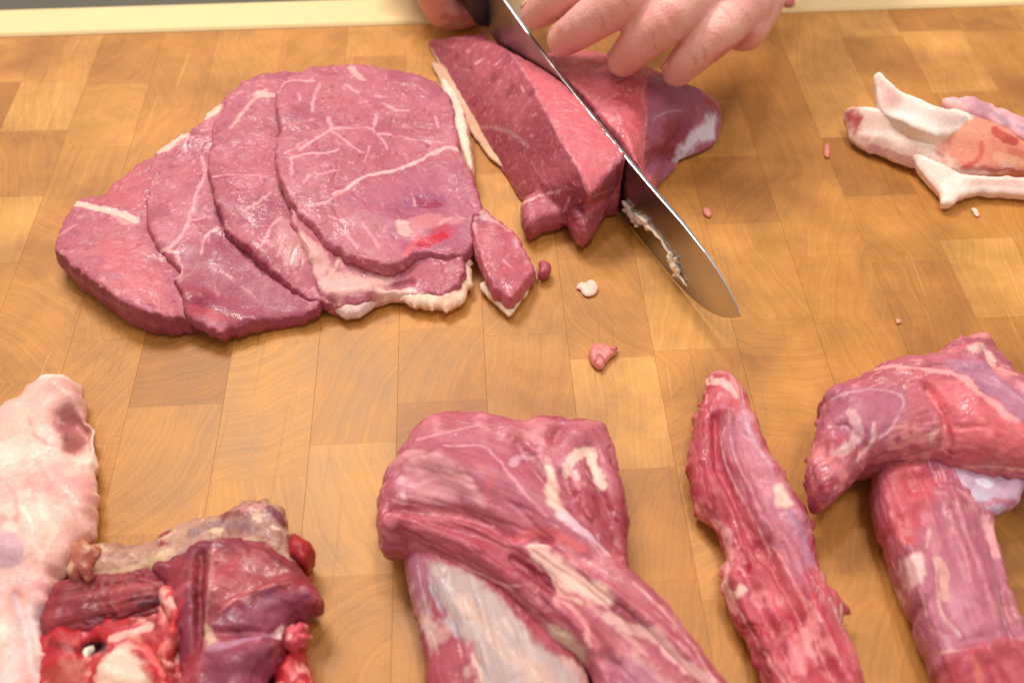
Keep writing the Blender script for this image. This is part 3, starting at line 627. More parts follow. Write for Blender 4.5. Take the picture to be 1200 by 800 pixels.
o = finish("meat_muscle", m1, lin(172, 78, 93), lin(184, 94, 107), [
    p([(455, 560), (480, 515), (560, 498), (640, 540), (690, 625), (640, 610), (560, 590), (480, 588)], 16, lin(180, 94, 112), .7, 0),
    p([(470, 545), (490, 530), (530, 545), (555, 575), (570, 590), (520, 590), (490, 592), (465, 590)], 12, lin(214, 146, 152), .6, .6), l([(474, 530), (510, 535), (545, 560), (565, 590)], 9, lin(224, 154, 156), .7), l([(490, 515), (530, 505), (560, 498)], 4, MARB, .7), l([(520, 522), (565, 522), (585, 540), (600, 560), (640, 605)], 4, MARB, .8), l([(460, 590), (500, 594), (540, 605)], 6, lin(226, 130, 128), .7),
    l([(470, 560), (472, 590)], 7, lin(226, 180, 184), .6), l([(600, 545), (612, 535), (628, 545), (636, 556)], 7, lin(216, 160, 170), .7), p([(638, 535), (650, 552), (658, 590), (672, 610), (655, 606), (640, 588), (640, 560)], 4, FAT, .9), l([(655, 598), (690, 625), (712, 648)], 8, lin(214, 176, 186), .8), l([(664, 555), (672, 535), (690, 528), (696, 545), (706, 570)], 9, FAT, .9), l([(664, 545), (676, 560)], 7, lin(236, 180, 178), .8),
    p([(668, 575), (700, 575), (735, 600), (735, 655), (712, 650), (690, 620)], 8, lin(156, 52, 68), .7, 0), l([(672, 580), (690, 572)], 4, DARK, .6, 0), l([(720, 600), (716, 618)], 4, MARB, .7), l([(700, 628), (712, 650)], 5, PFAT, .7), l([(696, 505), (725, 560), (735, 620)], 7, lin(150, 50, 66), .5, 0), l([(560, 545), (575, 560), (570, 590)], 9, lin(200, 96, 100), .5, 0),
    p([(462, 600), (560, 614), (615, 640), (600, 680), (540, 670), (470, 640)], 7, lin(168, 62, 80), .6, 0), l([(604, 632), (640, 622), (680, 640)], 9, lin(214, 98, 96), .7, 0), l([(445, 600), (450, 635)], 8, lin(190, 76, 88), .5, 0), l([(448, 632), (446, 640)], 5, PFAT, .6), l([(505, 668), (520, 672)], 5, FAT, .85), l([(538, 662), (570, 676), (600, 690)], 4, PFAT, .85), l([(574, 680), (590, 684), (610, 686)], 4, MARB, .7),
    p([(617, 640), (630, 636), (662, 660), (700, 682), (720, 698), (716, 706), (690, 700), (662, 690), (642, 668), (624, 655)], 4, lin(246, 196, 180), .98, 1), l([(642, 665), (655, 690), (672, 702), (682, 705)], 5, FAT, .85), l([(712, 720), (742, 738), (772, 742)], 11, PFAT, .9), l([(772, 748), (800, 775), (828, 800), (850, 830)], 11, lin(240, 176, 172), .95), l([(745, 768), (770, 790), (800, 815)], 8, PFAT, .8), l([(690, 705), (720, 735), (760, 765)], 6, PFAT, .7),
    l([(650, 700), (680, 720), (690, 755)], 7, lin(232, 160, 158), .85), l([(632, 718), (656, 722), (680, 745)], 7, lin(158, 44, 66), .7, 0), p([(634, 735), (660, 740), (684, 758), (688, 780), (662, 768), (640, 752)], 5, lin(216, 188, 156), .9, .8), l([(645, 755), (686, 780)], 4, lin(160, 120, 70), .7, 0), l([(744, 682), (794, 734), (838, 797)], 3, lin(240, 190, 180), .85), p([(705, 765), (760, 775), (790, 800), (800, 840), (720, 840)], 8, lin(170, 96, 118), .7, 0), l([(675, 655), (720, 690), (770, 730), (800, 765)], 5, lin(196, 88, 100), .6, 0)],
    fib=[(440, 605), (520, 622), (600, 655), (700, 730), (830, 860)], fibamp=.24, disp=((.5, 7, 1), (.2, 2.5, 2)), seed=32, marble=.35, crease=(.55, 4.5), fila=.8, mottle=((lin(208, 126, 132), 9, .56, .74, 3), (lin(150, 50, 68), 11, .58, .76, 4)))
tag(o, "large folded muscle with long fat streaks, front centre of the board", "meat")

# ------------------------------------------------------------------ long strip
out = [(828, 443), (850, 439), (868, 460), (882, 486), (894, 515), (908, 543), (931, 581), (953, 622), (956, 653), (970, 686), (987, 708), (988, 733), (1003, 771), (1014, 802), (1040, 870), (925, 870), (895, 800), (875, 752), (856, 724), (844, 692), (848, 672), (851, 655), (838, 620), (818, 602), (807, 570), (804, 543), (811, 501), (822, 474), (826, 457)]
m3 = heightfield(out, 8, 9, 11, br=8, lump=(2.0, 11), seed=33, jit=1.6, rag=1.0, ridges=[([(838, 490), (842, 545), (862, 592), (892, 655)], 6, -4.5), ([(850, 488), (856, 540), (878, 588), (904, 645)], 5, 3.2), ([(875, 490), (900, 550), (935, 615)], 12, 2.5), ([(893, 640), (920, 690), (940, 730)], 6, -3), ([(890, 640), (930, 720), (975, 810)], 9, -1.5), ([(905, 625), (930, 660), (945, 700), (990, 800)], 8, 2.5), ([(845, 620), (860, 690), (900, 780)], 8, 1.5), ([(868, 650), (880, 690), (930, 790)], 5, -2.5), ([(900, 640), (915, 680)], 4, -3)])
shreds(m3, out, 16, 133, (2, 9), (1.5, 4))
o = finish("meat_strip", m3, lin(184, 74, 88), lin(196, 94, 102), [p([(846, 475), (880, 490), (905, 540), (950, 620), (955, 660), (935, 690), (912, 650), (892, 620), (866, 580), (848, 535)], 7, lin(190, 116, 132), .8, .4), p([(812, 505), (840, 490), (848, 545), (870, 600), (850, 610), (812, 585), (805, 545)], 6, lin(176, 64, 80), .8, 0), l([(830, 445), (845, 448), (862, 462)], 9, lin(236, 184, 178), .85), l([(827, 455), (828, 470)], 5, FAT, .7),
     l([(850, 500), (846, 530), (862, 570), (890, 620), (902, 652)], 4, lin(232, 176, 176), .8), p([(908, 568), (918, 566), (930, 590), (920, 595), (908, 588)], 4, FAT, .85), l([(880, 555), (900, 580)], 6, MARB, .6), l([(838, 612), (850, 625), (855, 660), (850, 690), (862, 715)], 11, lin(232, 160, 160), .85), l([(848, 680), (860, 700), (870, 690)], 7, FAT, .8), l([(905, 640), (920, 662), (940, 700), (960, 760), (978, 800)], 4, lin(240, 160, 154), .8), l([(985, 708), (984, 725), (972, 700)], 6, lin(240, 180, 170), .85), l([(870, 480), (885, 520), (905, 545)], 5, lin(206, 170, 186), .6), l([(925, 600), (945, 640), (950, 660)], 9, lin(176, 120, 146), .7), l([(868, 470), (880, 490)], 7, lin(196, 140, 156), .6), l([(855, 560), (880, 620)], 5, lin(168, 50, 66), .5, 0), l([(868, 720), (900, 770), (920, 800)], 5, PFAT, .5), l([(900, 690), (930, 750)], 8, lin(214, 84, 88), .6, 0), l([(955, 700), (985, 760)], 8, lin(208, 62, 74), .6, 0)],
     fib=[(840, 440), (870, 560), (920, 680), (990, 860)], fibamp=.2, disp=((.7, 6, 1), (.3, 2, 2)), seed=33, crease=(.5, 4), fila=.85, mottle=((lin(224, 136, 138), 8, .55, .7, 3), (lin(170, 44, 60), 8, .58, .74, 4)), marble=.4, mcol=lin(232, 150, 148))
tag(o, "long narrow strip of red meat with pale sinew, right of the folded muscle", "meat")

# ------------------------------------------------------------------ right hand pair of muscles
out = [(1023, 584), (1022, 560), (1032, 546), (1064, 536), (1107, 545), (1140, 575), (1161, 606), (1166, 635), (1177, 684), (1199, 744), (1216, 800), (1240, 870), (1120, 870), (1097, 790), (1080, 744), (1068, 712), (1054, 677), (1037, 628)]
m5 = heightfield(out, 13, 8, 8, br=8, pw=2.6, rag=1.2, lump=(2.6, 13), seed=34, ridges=[([(1096, 770), (1140, 752), (1200, 745)], 5, -1.2), ([(1110, 580), (1150, 700), (1170, 760)], 9, 3.0), ([(1152, 610), (1185, 740)], 6, -2), ([(1062, 640), (1090, 740)], 7, 1.8), ([(1075, 600), (1110, 720)], 7, -1.2), ([(1040, 560), (1080, 556)], 7, 2), ([(1115, 790), (1135, 770)], 8, 2.5), ([(1160, 780), (1170, 800)], 8, -3), ([(1190, 765), (1205, 785)], 8, 2.5), ([(1060, 560), (1068, 580)], 5, -1.8), ([(1170, 690), (1195, 750)], 4, -2)])
shreds(m5, out, 9, 134, (3, 12), (1.5, 3))
o = finish("meat_muscle", m5, lin(170, 86, 104), lin(182, 102, 118), [p([(1024, 560), (1060, 540), (1100, 560), (1090, 600), (1075, 640), (1050, 650), (1030, 600)], 10, lin(196, 82, 90), .85, 0), p([(1075, 630), (1130, 590), (1165, 620), (1200, 750), (1100, 770), (1070, 700)], 12, lin(184, 106, 122), .7, .2), p([(1060, 655), (1080, 645), (1086, 665), (1082, 685), (1070, 690), (1060, 672)], 4, lin(234, 190, 184), .9), l([(1086, 640), (1090, 620)], 4, PFAT, .7), l([(1078, 690), (1086, 720), (1092, 740)], 3, FAT, .6), l([(1095, 655), (1098, 690), (1105, 720), (1125, 745)], 3.5, FAT, .6), l([(1098, 655), (1108, 680), (1106, 700)], 9, lin(214, 160, 140), .7),
     l([(1112, 605), (1125, 635), (1140, 680)], 6, lin(214, 140, 146), .7), l([(1150, 605), (1160, 622), (1166, 650)], 8, lin(226, 160, 160), .8), l([(1168, 695), (1176, 725), (1188, 755)], 4, lin(236, 190, 188), .8), l([(1140, 600), (1150, 640), (1160, 690)], 7, lin(170, 80, 106), .6, 0), l([(1095, 770), (1112, 763), (1150, 758)], 5, PFAT, .7), p([(1098, 785), (1130, 760), (1200, 750), (1225, 810), (1225, 870), (1110, 870)], 6, lin(184, 72, 82), .8, 0), l([(1140, 770), (1150, 800)], 9, lin(214, 120, 96), .6), l([(1045, 600), (1062, 640)], 5, PFAT, .5), l([(1034, 585), (1040, 610)], 4, MARB, .5), l([(1120, 700), (1130, 735)], 10, lin(200, 134, 152), .5)],
     fib=[(1050, 540), (1100, 660), (1170, 860)], fibamp=.14, disp=((.5, 6, 1), (.25, 2, 2)), seed=34, marble=.3, crease=(.4, 5), fila=.8, mottle=((lin(212, 144, 146), 9, .56, .72, 3), (lin(160, 64, 84), 11, .58, .76, 4)))
tag(o, "thick cylindrical muscle in the lower right corner, under the draped one", "meat")
t = thing("meat_muscle", "draped muscle at the right edge lying across another, with a blue-white membrane flap", "meat")
out = [(956, 468), (975, 458), (1002, 449), (1030, 432), (1060, 426), (1085, 423), (1108, 408), (1130, 400), (1154, 403), (1170, 427), (1200, 456), (1250, 500), (1250, 575), (1200, 560), (1162, 557), (1140, 552), (1118, 546), (1096, 536), (1070, 539), (1044, 541), (1016, 548), (1005, 558), (986, 576), (967, 590), (955, 580), (946, 547), (950, 523), (958, 501), (962, 482)]
m4 = heightfield(out, 22, 13, 15, br=17, bot=None, pw=2.2, lump=(1.8, 15), seed=35, jit=1.3, rag=1.1, ridges=[([(1085, 460), (1108, 495), (1115, 535)], 6, -4), ([(990, 500), (1010, 520)], 9, -3.5), ([(1045, 430), (1120, 440), (1200, 480)], 4, -1.5), ([(1130, 460), (1150, 520)], 14, 2.5), ([(1150, 420), (1200, 470)], 7, -2), ([(965, 520), (985, 560)], 12, -4), ([(1110, 410), (1140, 415)], 6, 2)])
shreds(m4, out, 16, 135, (8, 22), (1.5, 4.5))
finish("lean_meat", m4, lin(172, 80, 96), lin(186, 94, 106), [p([(962, 470), (1010, 452), (1060, 460), (1055, 500), (1010, 530), (985, 510), (962, 500)], 9, lin(170, 92, 112), .85, 0), p([(1080, 440), (1140, 445), (1200, 490), (1240, 540), (1200, 550), (1120, 540), (1110, 490)], 12, lin(212, 98, 104), .85, 0), p([(1110, 425), (1150, 420), (1200, 460), (1240, 495), (1200, 490), (1150, 455)], 8, lin(178, 118, 142), .8, .3),
     l([(1030, 432), (1044, 428), (1085, 432), (1125, 440), (1160, 470), (1190, 490)], 8, lin(232, 160, 156), .8), l([(965, 475), (985, 462), (1030, 456), (1055, 464), (1058, 475), (1045, 500), (1030, 512)], 3.5, lin(216, 160, 168), .75), l([(996, 482), (1005, 500), (1000, 520), (975, 535)], 9, lin(214, 164, 166), .8), l([(1025, 495), (1020, 520), (1005, 540)], 6, lin(236, 190, 180), .8), l([(1060, 455), (1058, 452)], 4, FAT, .8), p([(1086, 508), (1102, 502), (1092, 516)], 3, PFAT, .8), l([(1045, 498), (1080, 502), (1110, 500)], 4, MARB, .5), l([(955, 530), (975, 540), (990, 560)], 10, lin(226, 130, 132), .7), l([(962, 575), (975, 565)], 8, lin(188, 60, 84), .7, 0), l([(1140, 408), (1152, 405), (1162, 425)], 8, PFAT, .9), l([(1115, 412), (1135, 402)], 7, lin(206, 96, 98), .7, 0), l([(1160, 495), (1170, 512)], 3, lin(168, 40, 52), .8, 0), l([(1138, 546), (1155, 545), (1200, 550)], 5, PFAT, .6), l([(958, 467), (960, 470)], 5, FAT, .8), l([(1150, 430), (1180, 455), (1210, 480)], 3, lin(216, 180, 190), .6), l([(1130, 425), (1165, 450)], 3, lin(216, 180, 190), .5), l([(1100, 470), (1116, 510), (1112, 535)], 5, lin(176, 62, 72), .5, 0)], t,
     fib=[(950, 520), (1040, 480), (1130, 480), (1240, 530)], fibamp=.16, disp=((.55, 6, 1), (.3, 2, 2)), seed=35, marble=.3, crease=(.6, 5), fila=.8, mottle=((lin(220, 130, 130), 8, .57, .72, 3), (lin(158, 60, 80), 10, .58, .76, 4)))
lumpfat("membrane_flap", t, [(1112, 545), (1150, 545), (1200, 560), (1200, 572), (1188, 594), (1155, 602), (1130, 594), (1120, 570)], 19, 2.5, 5, lin(190, 176, 192), lin(186, 150, 170), [l([(1116, 552), (1126, 580), (1134, 592)], 6, lin(226, 170, 176), .9), p([(1135, 590), (1190, 585), (1190, 600), (1140, 604)], 4, lin(176, 78, 98), .8, 0), l([(1150, 565), (1158, 568)], 8, lin(226, 220, 232), .6)], seed=47, lump=(1.4, 9), jit=1.2, bot=9, mottle=((lin(214, 170, 174), 6, .52, .7, 3),))

# ------------------------------------------------------------------ fat sheet and bloody trimming, lower left
out = [(-70, 520), (0, 482), (28, 463), (52, 445), (76, 440), (97, 456), (103, 477), (114, 528), (112, 553), (118, 574), (114, 600), (112, 626), (92, 645), (78, 668), (70, 704), (53, 730), (62, 762), (70, 772), (58, 796), (55, 870), (-90, 870)]
mf = heightfield(out, 8, 8, 15, br=9, lump=(2.4, 17), seed=36, jit=2.4, rag=2.2, ridges=[([(80, 488), (98, 505), (88, 520)], 13, -8), ([(0, 640), (20, 650)], 16, 4), ([(30, 600), (60, 680), (50, 780)], 12, 2.5), ([(60, 560), (100, 590)], 14, 2), ([(20, 700), (40, 800)], 6, -2.5), ([(70, 455), (100, 470)], 10, 3)])
o = finish("fat_sheet", mf, lin(230, 184, 166), lin(226, 168, 156), [p([(66, 480), (82, 470), (98, 487), (111, 512), (104, 526), (72, 529), (66, 508)], 5, lin(176, 104, 102), .95, 0), l([(76, 515), (72, 490)], 5, lin(140, 76, 84), .7, 0), l([(92, 500), (104, 515)], 6, lin(206, 140, 128), .7, 0), l([(33, 490), (42, 508), (60, 522)], 3.5, lin(222, 104, 108), .7), l([(0, 560), (18, 580), (20, 610)], 5, lin(228, 140, 138), .6), l([(75, 580), (88, 610)], 4, lin(228, 150, 144), .5), p([(-10, 625), (20, 622), (30, 640), (20, 665), (-10, 670)], 5, lin(196, 154, 164), .85, .6), l([(15, 700), (30, 740), (48, 715)], 7, lin(196, 190, 196), .5), l([(60, 640), (45, 690), (30, 760)], 3, lin(212, 150, 150), .5), p([(20, 720), (60, 700), (50, 790), (10, 800)], 14, lin(230, 196, 194), .6)],
     disp=((.3, 6, 1), (.06, 2.2, 2)), seed=36, mottle=((lin(232, 158, 152), 18, .55, .78, 5), (lin(240, 206, 188), 12, .5, .75, 6)), marble=.35, mcol=lin(224, 140, 138), tone=(15, .3))
tag(o, "big lumpy sheet of pinkish white fat on the left edge of the board", "fat")

t = thing("meat_trimming", "bloody trimming of dark muscle, membrane and fat in the lower left corner", "meat trimming")
def chunk(name, outline, zr, th, tr, b1, b2, feats=(), seed=0, ridges=(), fib=None, fibamp=0, lump=(1.4, 10), jit=1.4, disp=((.5, 5, 1), (.25, 2, 2)), bot=None, br=None, marble=0, rag=.9, mottle=(), crease=None, fila=0, fcol=None, shr=0):
    hf = heightfield(outline, zr, th, tr, lump=lump, seed=seed, jit=jit, ridges=ridges, s=.0007, bot=bot, br=br, rag=rag)
    if shr: shreds(hf, outline, shr, seed, (max(1, zr-4), zr+3), (1.5, 4))
    return finish(name, hf, b1, b2, feats, t, vox=.0005, sm=3, disp=disp, fib=fib, fibamp=fibamp, seed=seed, marble=marble, mottle=mottle, crease=crease, fila=fila, fcol=fcol)
chunk("membrane", [(82, 648), (100, 639), (130, 638), (168, 640), (190, 627), (220, 615), (258, 606), (290, 590), (316, 591), (334, 597), (336, 615), (342, 632), (336, 665), (250, 672), (200, 690), (106, 690), (84, 674)], 11, 6, 9, lin(184, 136, 112), lin(168, 118, 104), seed=51, shr=16, feats=[l([(90, 650), (110, 645), (100, 675)], 11, lin(170, 68, 50), .8, 0), l([(225, 625), (260, 612), (300, 620)], 9, lin(132, 92, 92), .7, 0), l([(262, 604), (285, 600)], 8, lin(130, 60, 66), .8, 0), l([(318, 596), (330, 610)], 10, lin(116, 52, 66), .9, 0), l([(285, 596), (308, 592)], 8, lin(206, 120, 118), .7), l([(322, 616), (334, 624)], 6, FAT, .85), l([(250, 632), (300, 630), (330, 640)], 6, lin(190, 144, 110), .8), l([(190, 632), (205, 622)], 6, lin(226, 180, 150), .7), l([(110, 672), (150, 668), (200, 648)], 7, lin(206, 166, 134), .7), l([(130, 680), (180, 668)], 4, lin(120, 104, 110), .6, 0), l([(236, 644), (262, 636), (300, 642)], 4, lin(214, 110, 106), .7)], disp=((.8, 5, 1), (.4, 1.8, 2)), mottle=((lin(150, 96, 84), 7, .5, .66, 3), (lin(214, 176, 140), 5, .58, .7, 4), (lin(146, 44, 48), 6, .62, .72, 5)))
chunk("dark_muscle", [(70, 683), (110, 674), (175, 662), (212, 680), (210, 712), (190, 732), (132, 744), (64, 752), (48, 738), (55, 712)], 10, 7, 9, lin(138, 38, 48), lin(124, 30, 42), seed=52, shr=8, fib=[(40, 720), (120, 708), (220, 690)], fibamp=.5, crease=(1.4, 3), fila=.5, fcol=lin(182, 84, 88), mottle=((lin(160, 56, 60), 6, .55, .7, 3),), feats=[l([(165, 708), (185, 705), (195, 715)], 9, lin(70, 14, 36), .8, 0), l([(65, 742), (130, 738), (178, 724)], 4, lin(220, 130, 126), .7), l([(80, 700), (150, 688)], 3, lin(176, 74, 80), .6, 0), l([(75, 726), (150, 708)], 3, lin(170, 64, 74), .5, 0)])
chunk("red_lobe", [(176, 668), (208, 654), (244, 637), (280, 634), (310, 640), (338, 655), (354, 668), (366, 682), (384, 710), (364, 722), (346, 730), (338, 746), (332, 772), (314, 802), (318, 870), (212, 870), (212, 790), (208, 750), (196, 704)], 12, 9, 11, lin(144, 40, 52), lin(128, 44, 60), seed=53, fib=[(190, 690), (250, 700), (320, 730), (390, 740)], fibamp=.16, fila=.5, fcol=lin(190, 106, 112), shr=16, rag=1.4, lump=(2.0, 9), mottle=((lin(172, 74, 88), 8, .55, .72, 3), (lin(100, 22, 34), 7, .6, .74, 4)), feats=[
    p([(248, 645), (300, 645), (350, 680), (330, 690), (290, 692), (262, 715), (252, 690)], 7, lin(168, 62, 70), .8, 0), l([(258, 716), (285, 695), (320, 686), (342, 680)], 3.5, lin(226, 120, 110), .85), l([(246, 646), (247, 680), (242, 720), (240, 760)], 5, lin(176, 118, 104), .7), l([(250, 645), (248, 665), (252, 690)], 5, lin(206, 110, 100), .7), l([(240, 735), (250, 752)], 8, lin(206, 170, 140), .8), p([(262, 720), (330, 690), (375, 700), (355, 725), (330, 735), (280, 740)], 9, lin(134, 52, 78), .8, 0), l([(232, 680), (230, 730)], 7, lin(118, 22, 32), .8, 0), l([(330, 738), (325, 746)], 9, lin(226, 190, 180), .9), l([(250, 760), (290, 748), (322, 744)], 8, lin(176, 118, 140), .8), p([(240, 770), (320, 750), (320, 790), (312, 860), (230, 860)], 8, lin(136, 56, 78), .85, 0), l([(365, 690), (375, 705)], 6, lin(206, 90, 96), .7), l([(308, 642), (345, 668)], 6, lin(90, 26, 40), .7, 0), l([(215, 700), (205, 720)], 8, lin(196, 50, 58), .7, 0), l([(222, 770), (226, 800)], 9, lin(150, 30, 40), .7, 0)], ridges=[([(236, 650), (234, 760)], 5, -3), ([(262, 716), (345, 680)], 5, 1.2), ([(240, 745), (320, 742)], 5, -2), ([(270, 780), (330, 760)], 12, 2.5)])
chunk("blood_clot", [(340, 632), (352, 629), (366, 640), (370, 656), (362, 668), (350, 668), (338, 655)], 10, 7, 6, lin(160, 30, 42), lin(130, 18, 32), seed=54, lump=(.6, 8), feats=[l([(345, 635), (355, 650)], 4, lin(214, 110, 104), .5)])
chunk("red_fat", [(337, 742), (352, 728), (362, 735), (358, 762), (372, 800), (390, 870), (312, 870), (318, 802), (330, 772)], 7, 6, 7, lin(204, 46, 56), lin(184, 36, 46), seed=55, shr=8, rag=1.6, lump=(2.2, 7), mottle=((lin(240, 150, 140), 6, .56, .68, 3),), feats=[l([(345, 740), (355, 738)], 5, PFAT, .7), l([(335, 780), (350, 800)], 7, lin(240, 110, 104), .6)])
chunk("bloody_fat", [(52, 742), (90, 730), (140, 722), (184, 705), (208, 690), (222, 712), (226, 745), (230, 800), (232, 870), (44, 870), (48, 795)], 8, 7, 9, lin(184, 30, 40), lin(168, 40, 46), seed=56, shr=14, rag=1.3, lump=(2.4, 9), mottle=((lin(236, 150, 136), 6, .54, .66, 3), (lin(140, 20, 30), 6, .58, .7, 4)), feats=[p([(124, 765), (145, 758), (165, 775), (178, 800), (180, 860), (110, 860), (112, 800)], 6, lin(240, 196, 172), .95, 1), l([(130, 748), (160, 742), (176, 734)], 8, lin(244, 180, 164), .85), p([(96, 756), (108, 748), (124, 752), (122, 764), (104, 768), (94, 764)], 4, lin(36, 8, 14), .97, 0), l([(62, 752), (80, 756), (90, 762)], 9, lin(130, 24, 30), .8, 0), p([(50, 790), (80, 770), (105, 775), (100, 810), (55, 830)], 6, lin(166, 60, 46), .85, 0), l([(150, 752), (190, 768), (200, 795)], 6, lin(232, 90, 92), .8), l([(195, 735), (200, 765)], 6, lin(150, 20, 34), .7, 0), l([(170, 760), (190, 790)], 7, lin(236, 110, 104), .7), l([(206, 760), (205, 790)], 6, lin(238, 170, 160), .6)], ridges=[([(108, 758)], 9, -6), ([(128, 790), (170, 800)], 16, 3), ([(150, 750), (200, 780)], 4, -1.5)])
chunk("red_fat", [(184, 694), (200, 686), (212, 700), (214, 730), (208, 760), (198, 790), (186, 770), (196, 740), (192, 715)], 15, 5, 5, lin(200, 52, 58), lin(224, 120, 112), seed=58, shr=8, bot=9, rag=1.5, mottle=((lin(240, 170, 156), 4, .52, .64, 3),))
chunk("red_fat", [(334, 742), (348, 730), (362, 733), (358, 752), (344, 762), (334, 756)], 15, 5, 5, lin(206, 80, 90), lin(190, 60, 74), seed=59, shr=8, bot=12, rag=1.6, mottle=((lin(232, 170, 160), 4, .55, .66, 3),))
chunk("membrane", [(82, 650), (96, 636), (118, 640), (124, 652), (108, 668), (90, 684), (80, 676)], 15, 5, 5, lin(176, 96, 72), lin(160, 72, 60), seed=60, shr=6, mottle=((lin(206, 160, 126), 4, .5, .66, 2),), bot=10, rag=1.4)
chunk("fat_crumb", [(94, 762), (104, 756), (112, 758), (110, 768), (102, 778), (96, 772)], 12, 3, 3, lin(240, 226, 206), lin(230, 206, 190), seed=57, jit=1.6, bot=4)

# ------------------------------------------------------------------ fat scrap, upper right
t = thing("fat_scrap", "scrap of white fat with curled flaps and a raw red centre near the upper right", "fat scrap")
chunk("fat_body", [(990, 131, 9), (1014, 131, 14), (1036, 132, 16), (1060, 130, 18), (1100, 133, 18), (1135, 138, 16), (1200, 170, 12), (1245, 195, 10), (1245, 210, 6), (1200, 204, 6), (1130, 205, 5), (1078, 196, 5), (1030, 181, 4), (1016, 176, 4), (996, 163, 5), (992, 150, 7)], 9, 6, 9, lin(246, 218, 202), lin(242, 204, 190), seed=61, ridges=[([(1000, 152), (1045, 160), (1085, 172)], 9, 2.5), ([(1040, 138), (1090, 150)], 8, -3), ([(1040, 172), (1090, 186)], 7, -2.5), ([(1120, 165), (1170, 172)], 14, 2), ([(1100, 184), (1180, 196)], 5, -2.5)], crease=None, rag=.15, disp=((.2, 9, 1),), lump=(.7, 16), jit=.8, mottle=((lin(236, 180, 166), 12, .55, .75, 2),), feats=[p([(986, 130), (1014, 133), (1006, 152), (1000, 162), (993, 156)], 4, lin(178, 70, 72), .95, 0), p([(1100, 160), (1125, 142), (1160, 140), (1205, 168), (1240, 200), (1180, 205), (1130, 196), (1095, 178)], 7, lin(228, 138, 112), .95, .3), l([(1166, 152), (1178, 162), (1190, 166)], 9, lin(186, 40, 38), .8, 0), l([(1120, 150), (1150, 160)], 12, lin(236, 160, 130), .6), l([(1185, 180), (1215, 188)], 9, lin(206, 80, 66), .5, 0), l([(1150, 165), (1150, 185), (1130, 195)], 4, lin(206, 70, 60), .7, 0), l([(1086, 148), (1096, 154)], 4, lin(206, 110, 100), .8, 0), l([(1020, 172), (1060, 185), (1100, 195)], 7, lin(206, 130, 134), .7), l([(1130, 197), (1200, 200)], 5, lin(180, 70, 74), .75, 0), l([(1098, 178), (1106, 184)], 4, lin(190, 70, 66), .6, 0), l([(1170, 185), (1210, 195)], 9, lin(240, 176, 140), .7)])
chunk("fat_flap", [(1025, 88, 28), (1031, 84, 29), (1042, 95, 28), (1057, 108, 27), (1078, 117, 26), (1100, 126, 25), (1132, 135, 22), (1136, 146, 19), (1112, 158, 18), (1088, 156, 20), (1062, 144, 21), (1036, 133, 19), (1027, 112, 23)], 22, 1.6, 4, lin(250, 226, 214), lin(246, 214, 204), seed=62, crease=None, rag=.15, disp=((.2, 9, 1),), lump=(.5, 14), jit=.7, bot=8, feats=[p([(1026, 88), (1042, 98), (1056, 112), (1052, 128), (1036, 128)], 5, lin(240, 190, 178), .8, 1)])
chunk("fat_flap", [(1067, 181, 9), (1085, 184, 9), (1135, 206, 8), (1200, 208, 8), (1245, 214, 8), (1245, 236, 5), (1200, 228, 5), (1182, 227, 5), (1145, 226, 5), (1128, 232, 5), (1115, 240, 5), (1103, 239, 5), (1100, 224, 5), (1082, 204, 6)], 6, 2, 4, lin(248, 220, 206), lin(244, 206, 192), seed=63, crease=None, rag=.15, disp=((.2, 9, 1),), lump=(.7, 10), jit=.8, bot=6, feats=[l([(1140, 214), (1200, 216)], 7, lin(240, 190, 176), .6, 1)])
chunk("membrane_flap", [(1104, 117, 22), (1135, 115, 24), (1172, 127, 22), (1200, 140, 20), (1245, 160, 18), (1245, 178, 16), (1200, 162, 18), (1172, 147, 19), (1132, 133, 21), (1110, 124, 22)], 20, 2, 4, lin(226, 170, 172), lin(200, 140, 152), seed=64, crease=None, rag=.15, disp=((.2, 9, 1),), lump=(.7, 8), jit=1, bot=8, feats=[l([(1160, 130), (1180, 142), (1200, 150)], 5, lin(166, 130, 150), .7), l([(1106, 119), (1130, 124)], 6, lin(240, 190, 178), .8)])

# ------------------------------------------------------------------ crumbs on the board
def crumb(label, outline, zr, th, b1, b2, seed, feats=(), z0=0, name="fat_crumb", cat="crumb"):
    mb = heightfield([(x, y) for x, y in outline], zr, th, 2.2, seed=seed, jit=.6, s=.0004, lump=(.4, 3))
    if z0: mb.V = [(a, b, c+z0/1000) for a, b, c in mb.V]
    o = finish(name, mb, b1, b2, feats, vox=.0003, sm=2, disp=((.15, 1.2, 1),), seed=seed); tag(o, label, cat); return o
crumb("flat pale fat crumb on the board below the knife's left side, upper of two", [(674, 337), (680, 330), (686, 331), (692, 327), (701, 334), (699, 344), (690, 348), (684, 346), (680, 340)], .9, 1.1, lin(244, 208, 186), lin(236, 190, 170), 71)
crumb("curled pink meat crumb on the board, lower of the two below the pile", [(690, 418), (694, 406), (706, 403), (716, 408), (725, 406), (722, 413), (712, 424), (706, 432), (696, 430)], 1.6, 2.2, lin(226, 132, 128), lin(216, 110, 108), 72, [l([(698, 424), (702, 415), (710, 428)], 3, lin(140, 40, 56), .8, 0), l([(716, 409), (724, 408)], 4, lin(150, 50, 60), .8, 0)], name="meat_crumb")
crumb("tiny pink crumb right of the knife, beneath the roast's pale end", [(823, 244), (829, 243), (834, 250), (830, 255), (824, 250)], .8, 1, lin(232, 150, 136), lin(226, 140, 130), 73)
crumb("tiny pink crumb left of the fat scrap", [(965, 172), (970, 168), (973, 176), (971, 186), (965, 183)], .8, 1, lin(226, 136, 120), lin(214, 120, 108), 74)
crumb("tiny white sliver just below the fat scrap", [(1138, 245), (1143, 244), (1149, 252), (1145, 254)], .7, .8, lin(244, 214, 196), lin(240, 200, 180), 75)
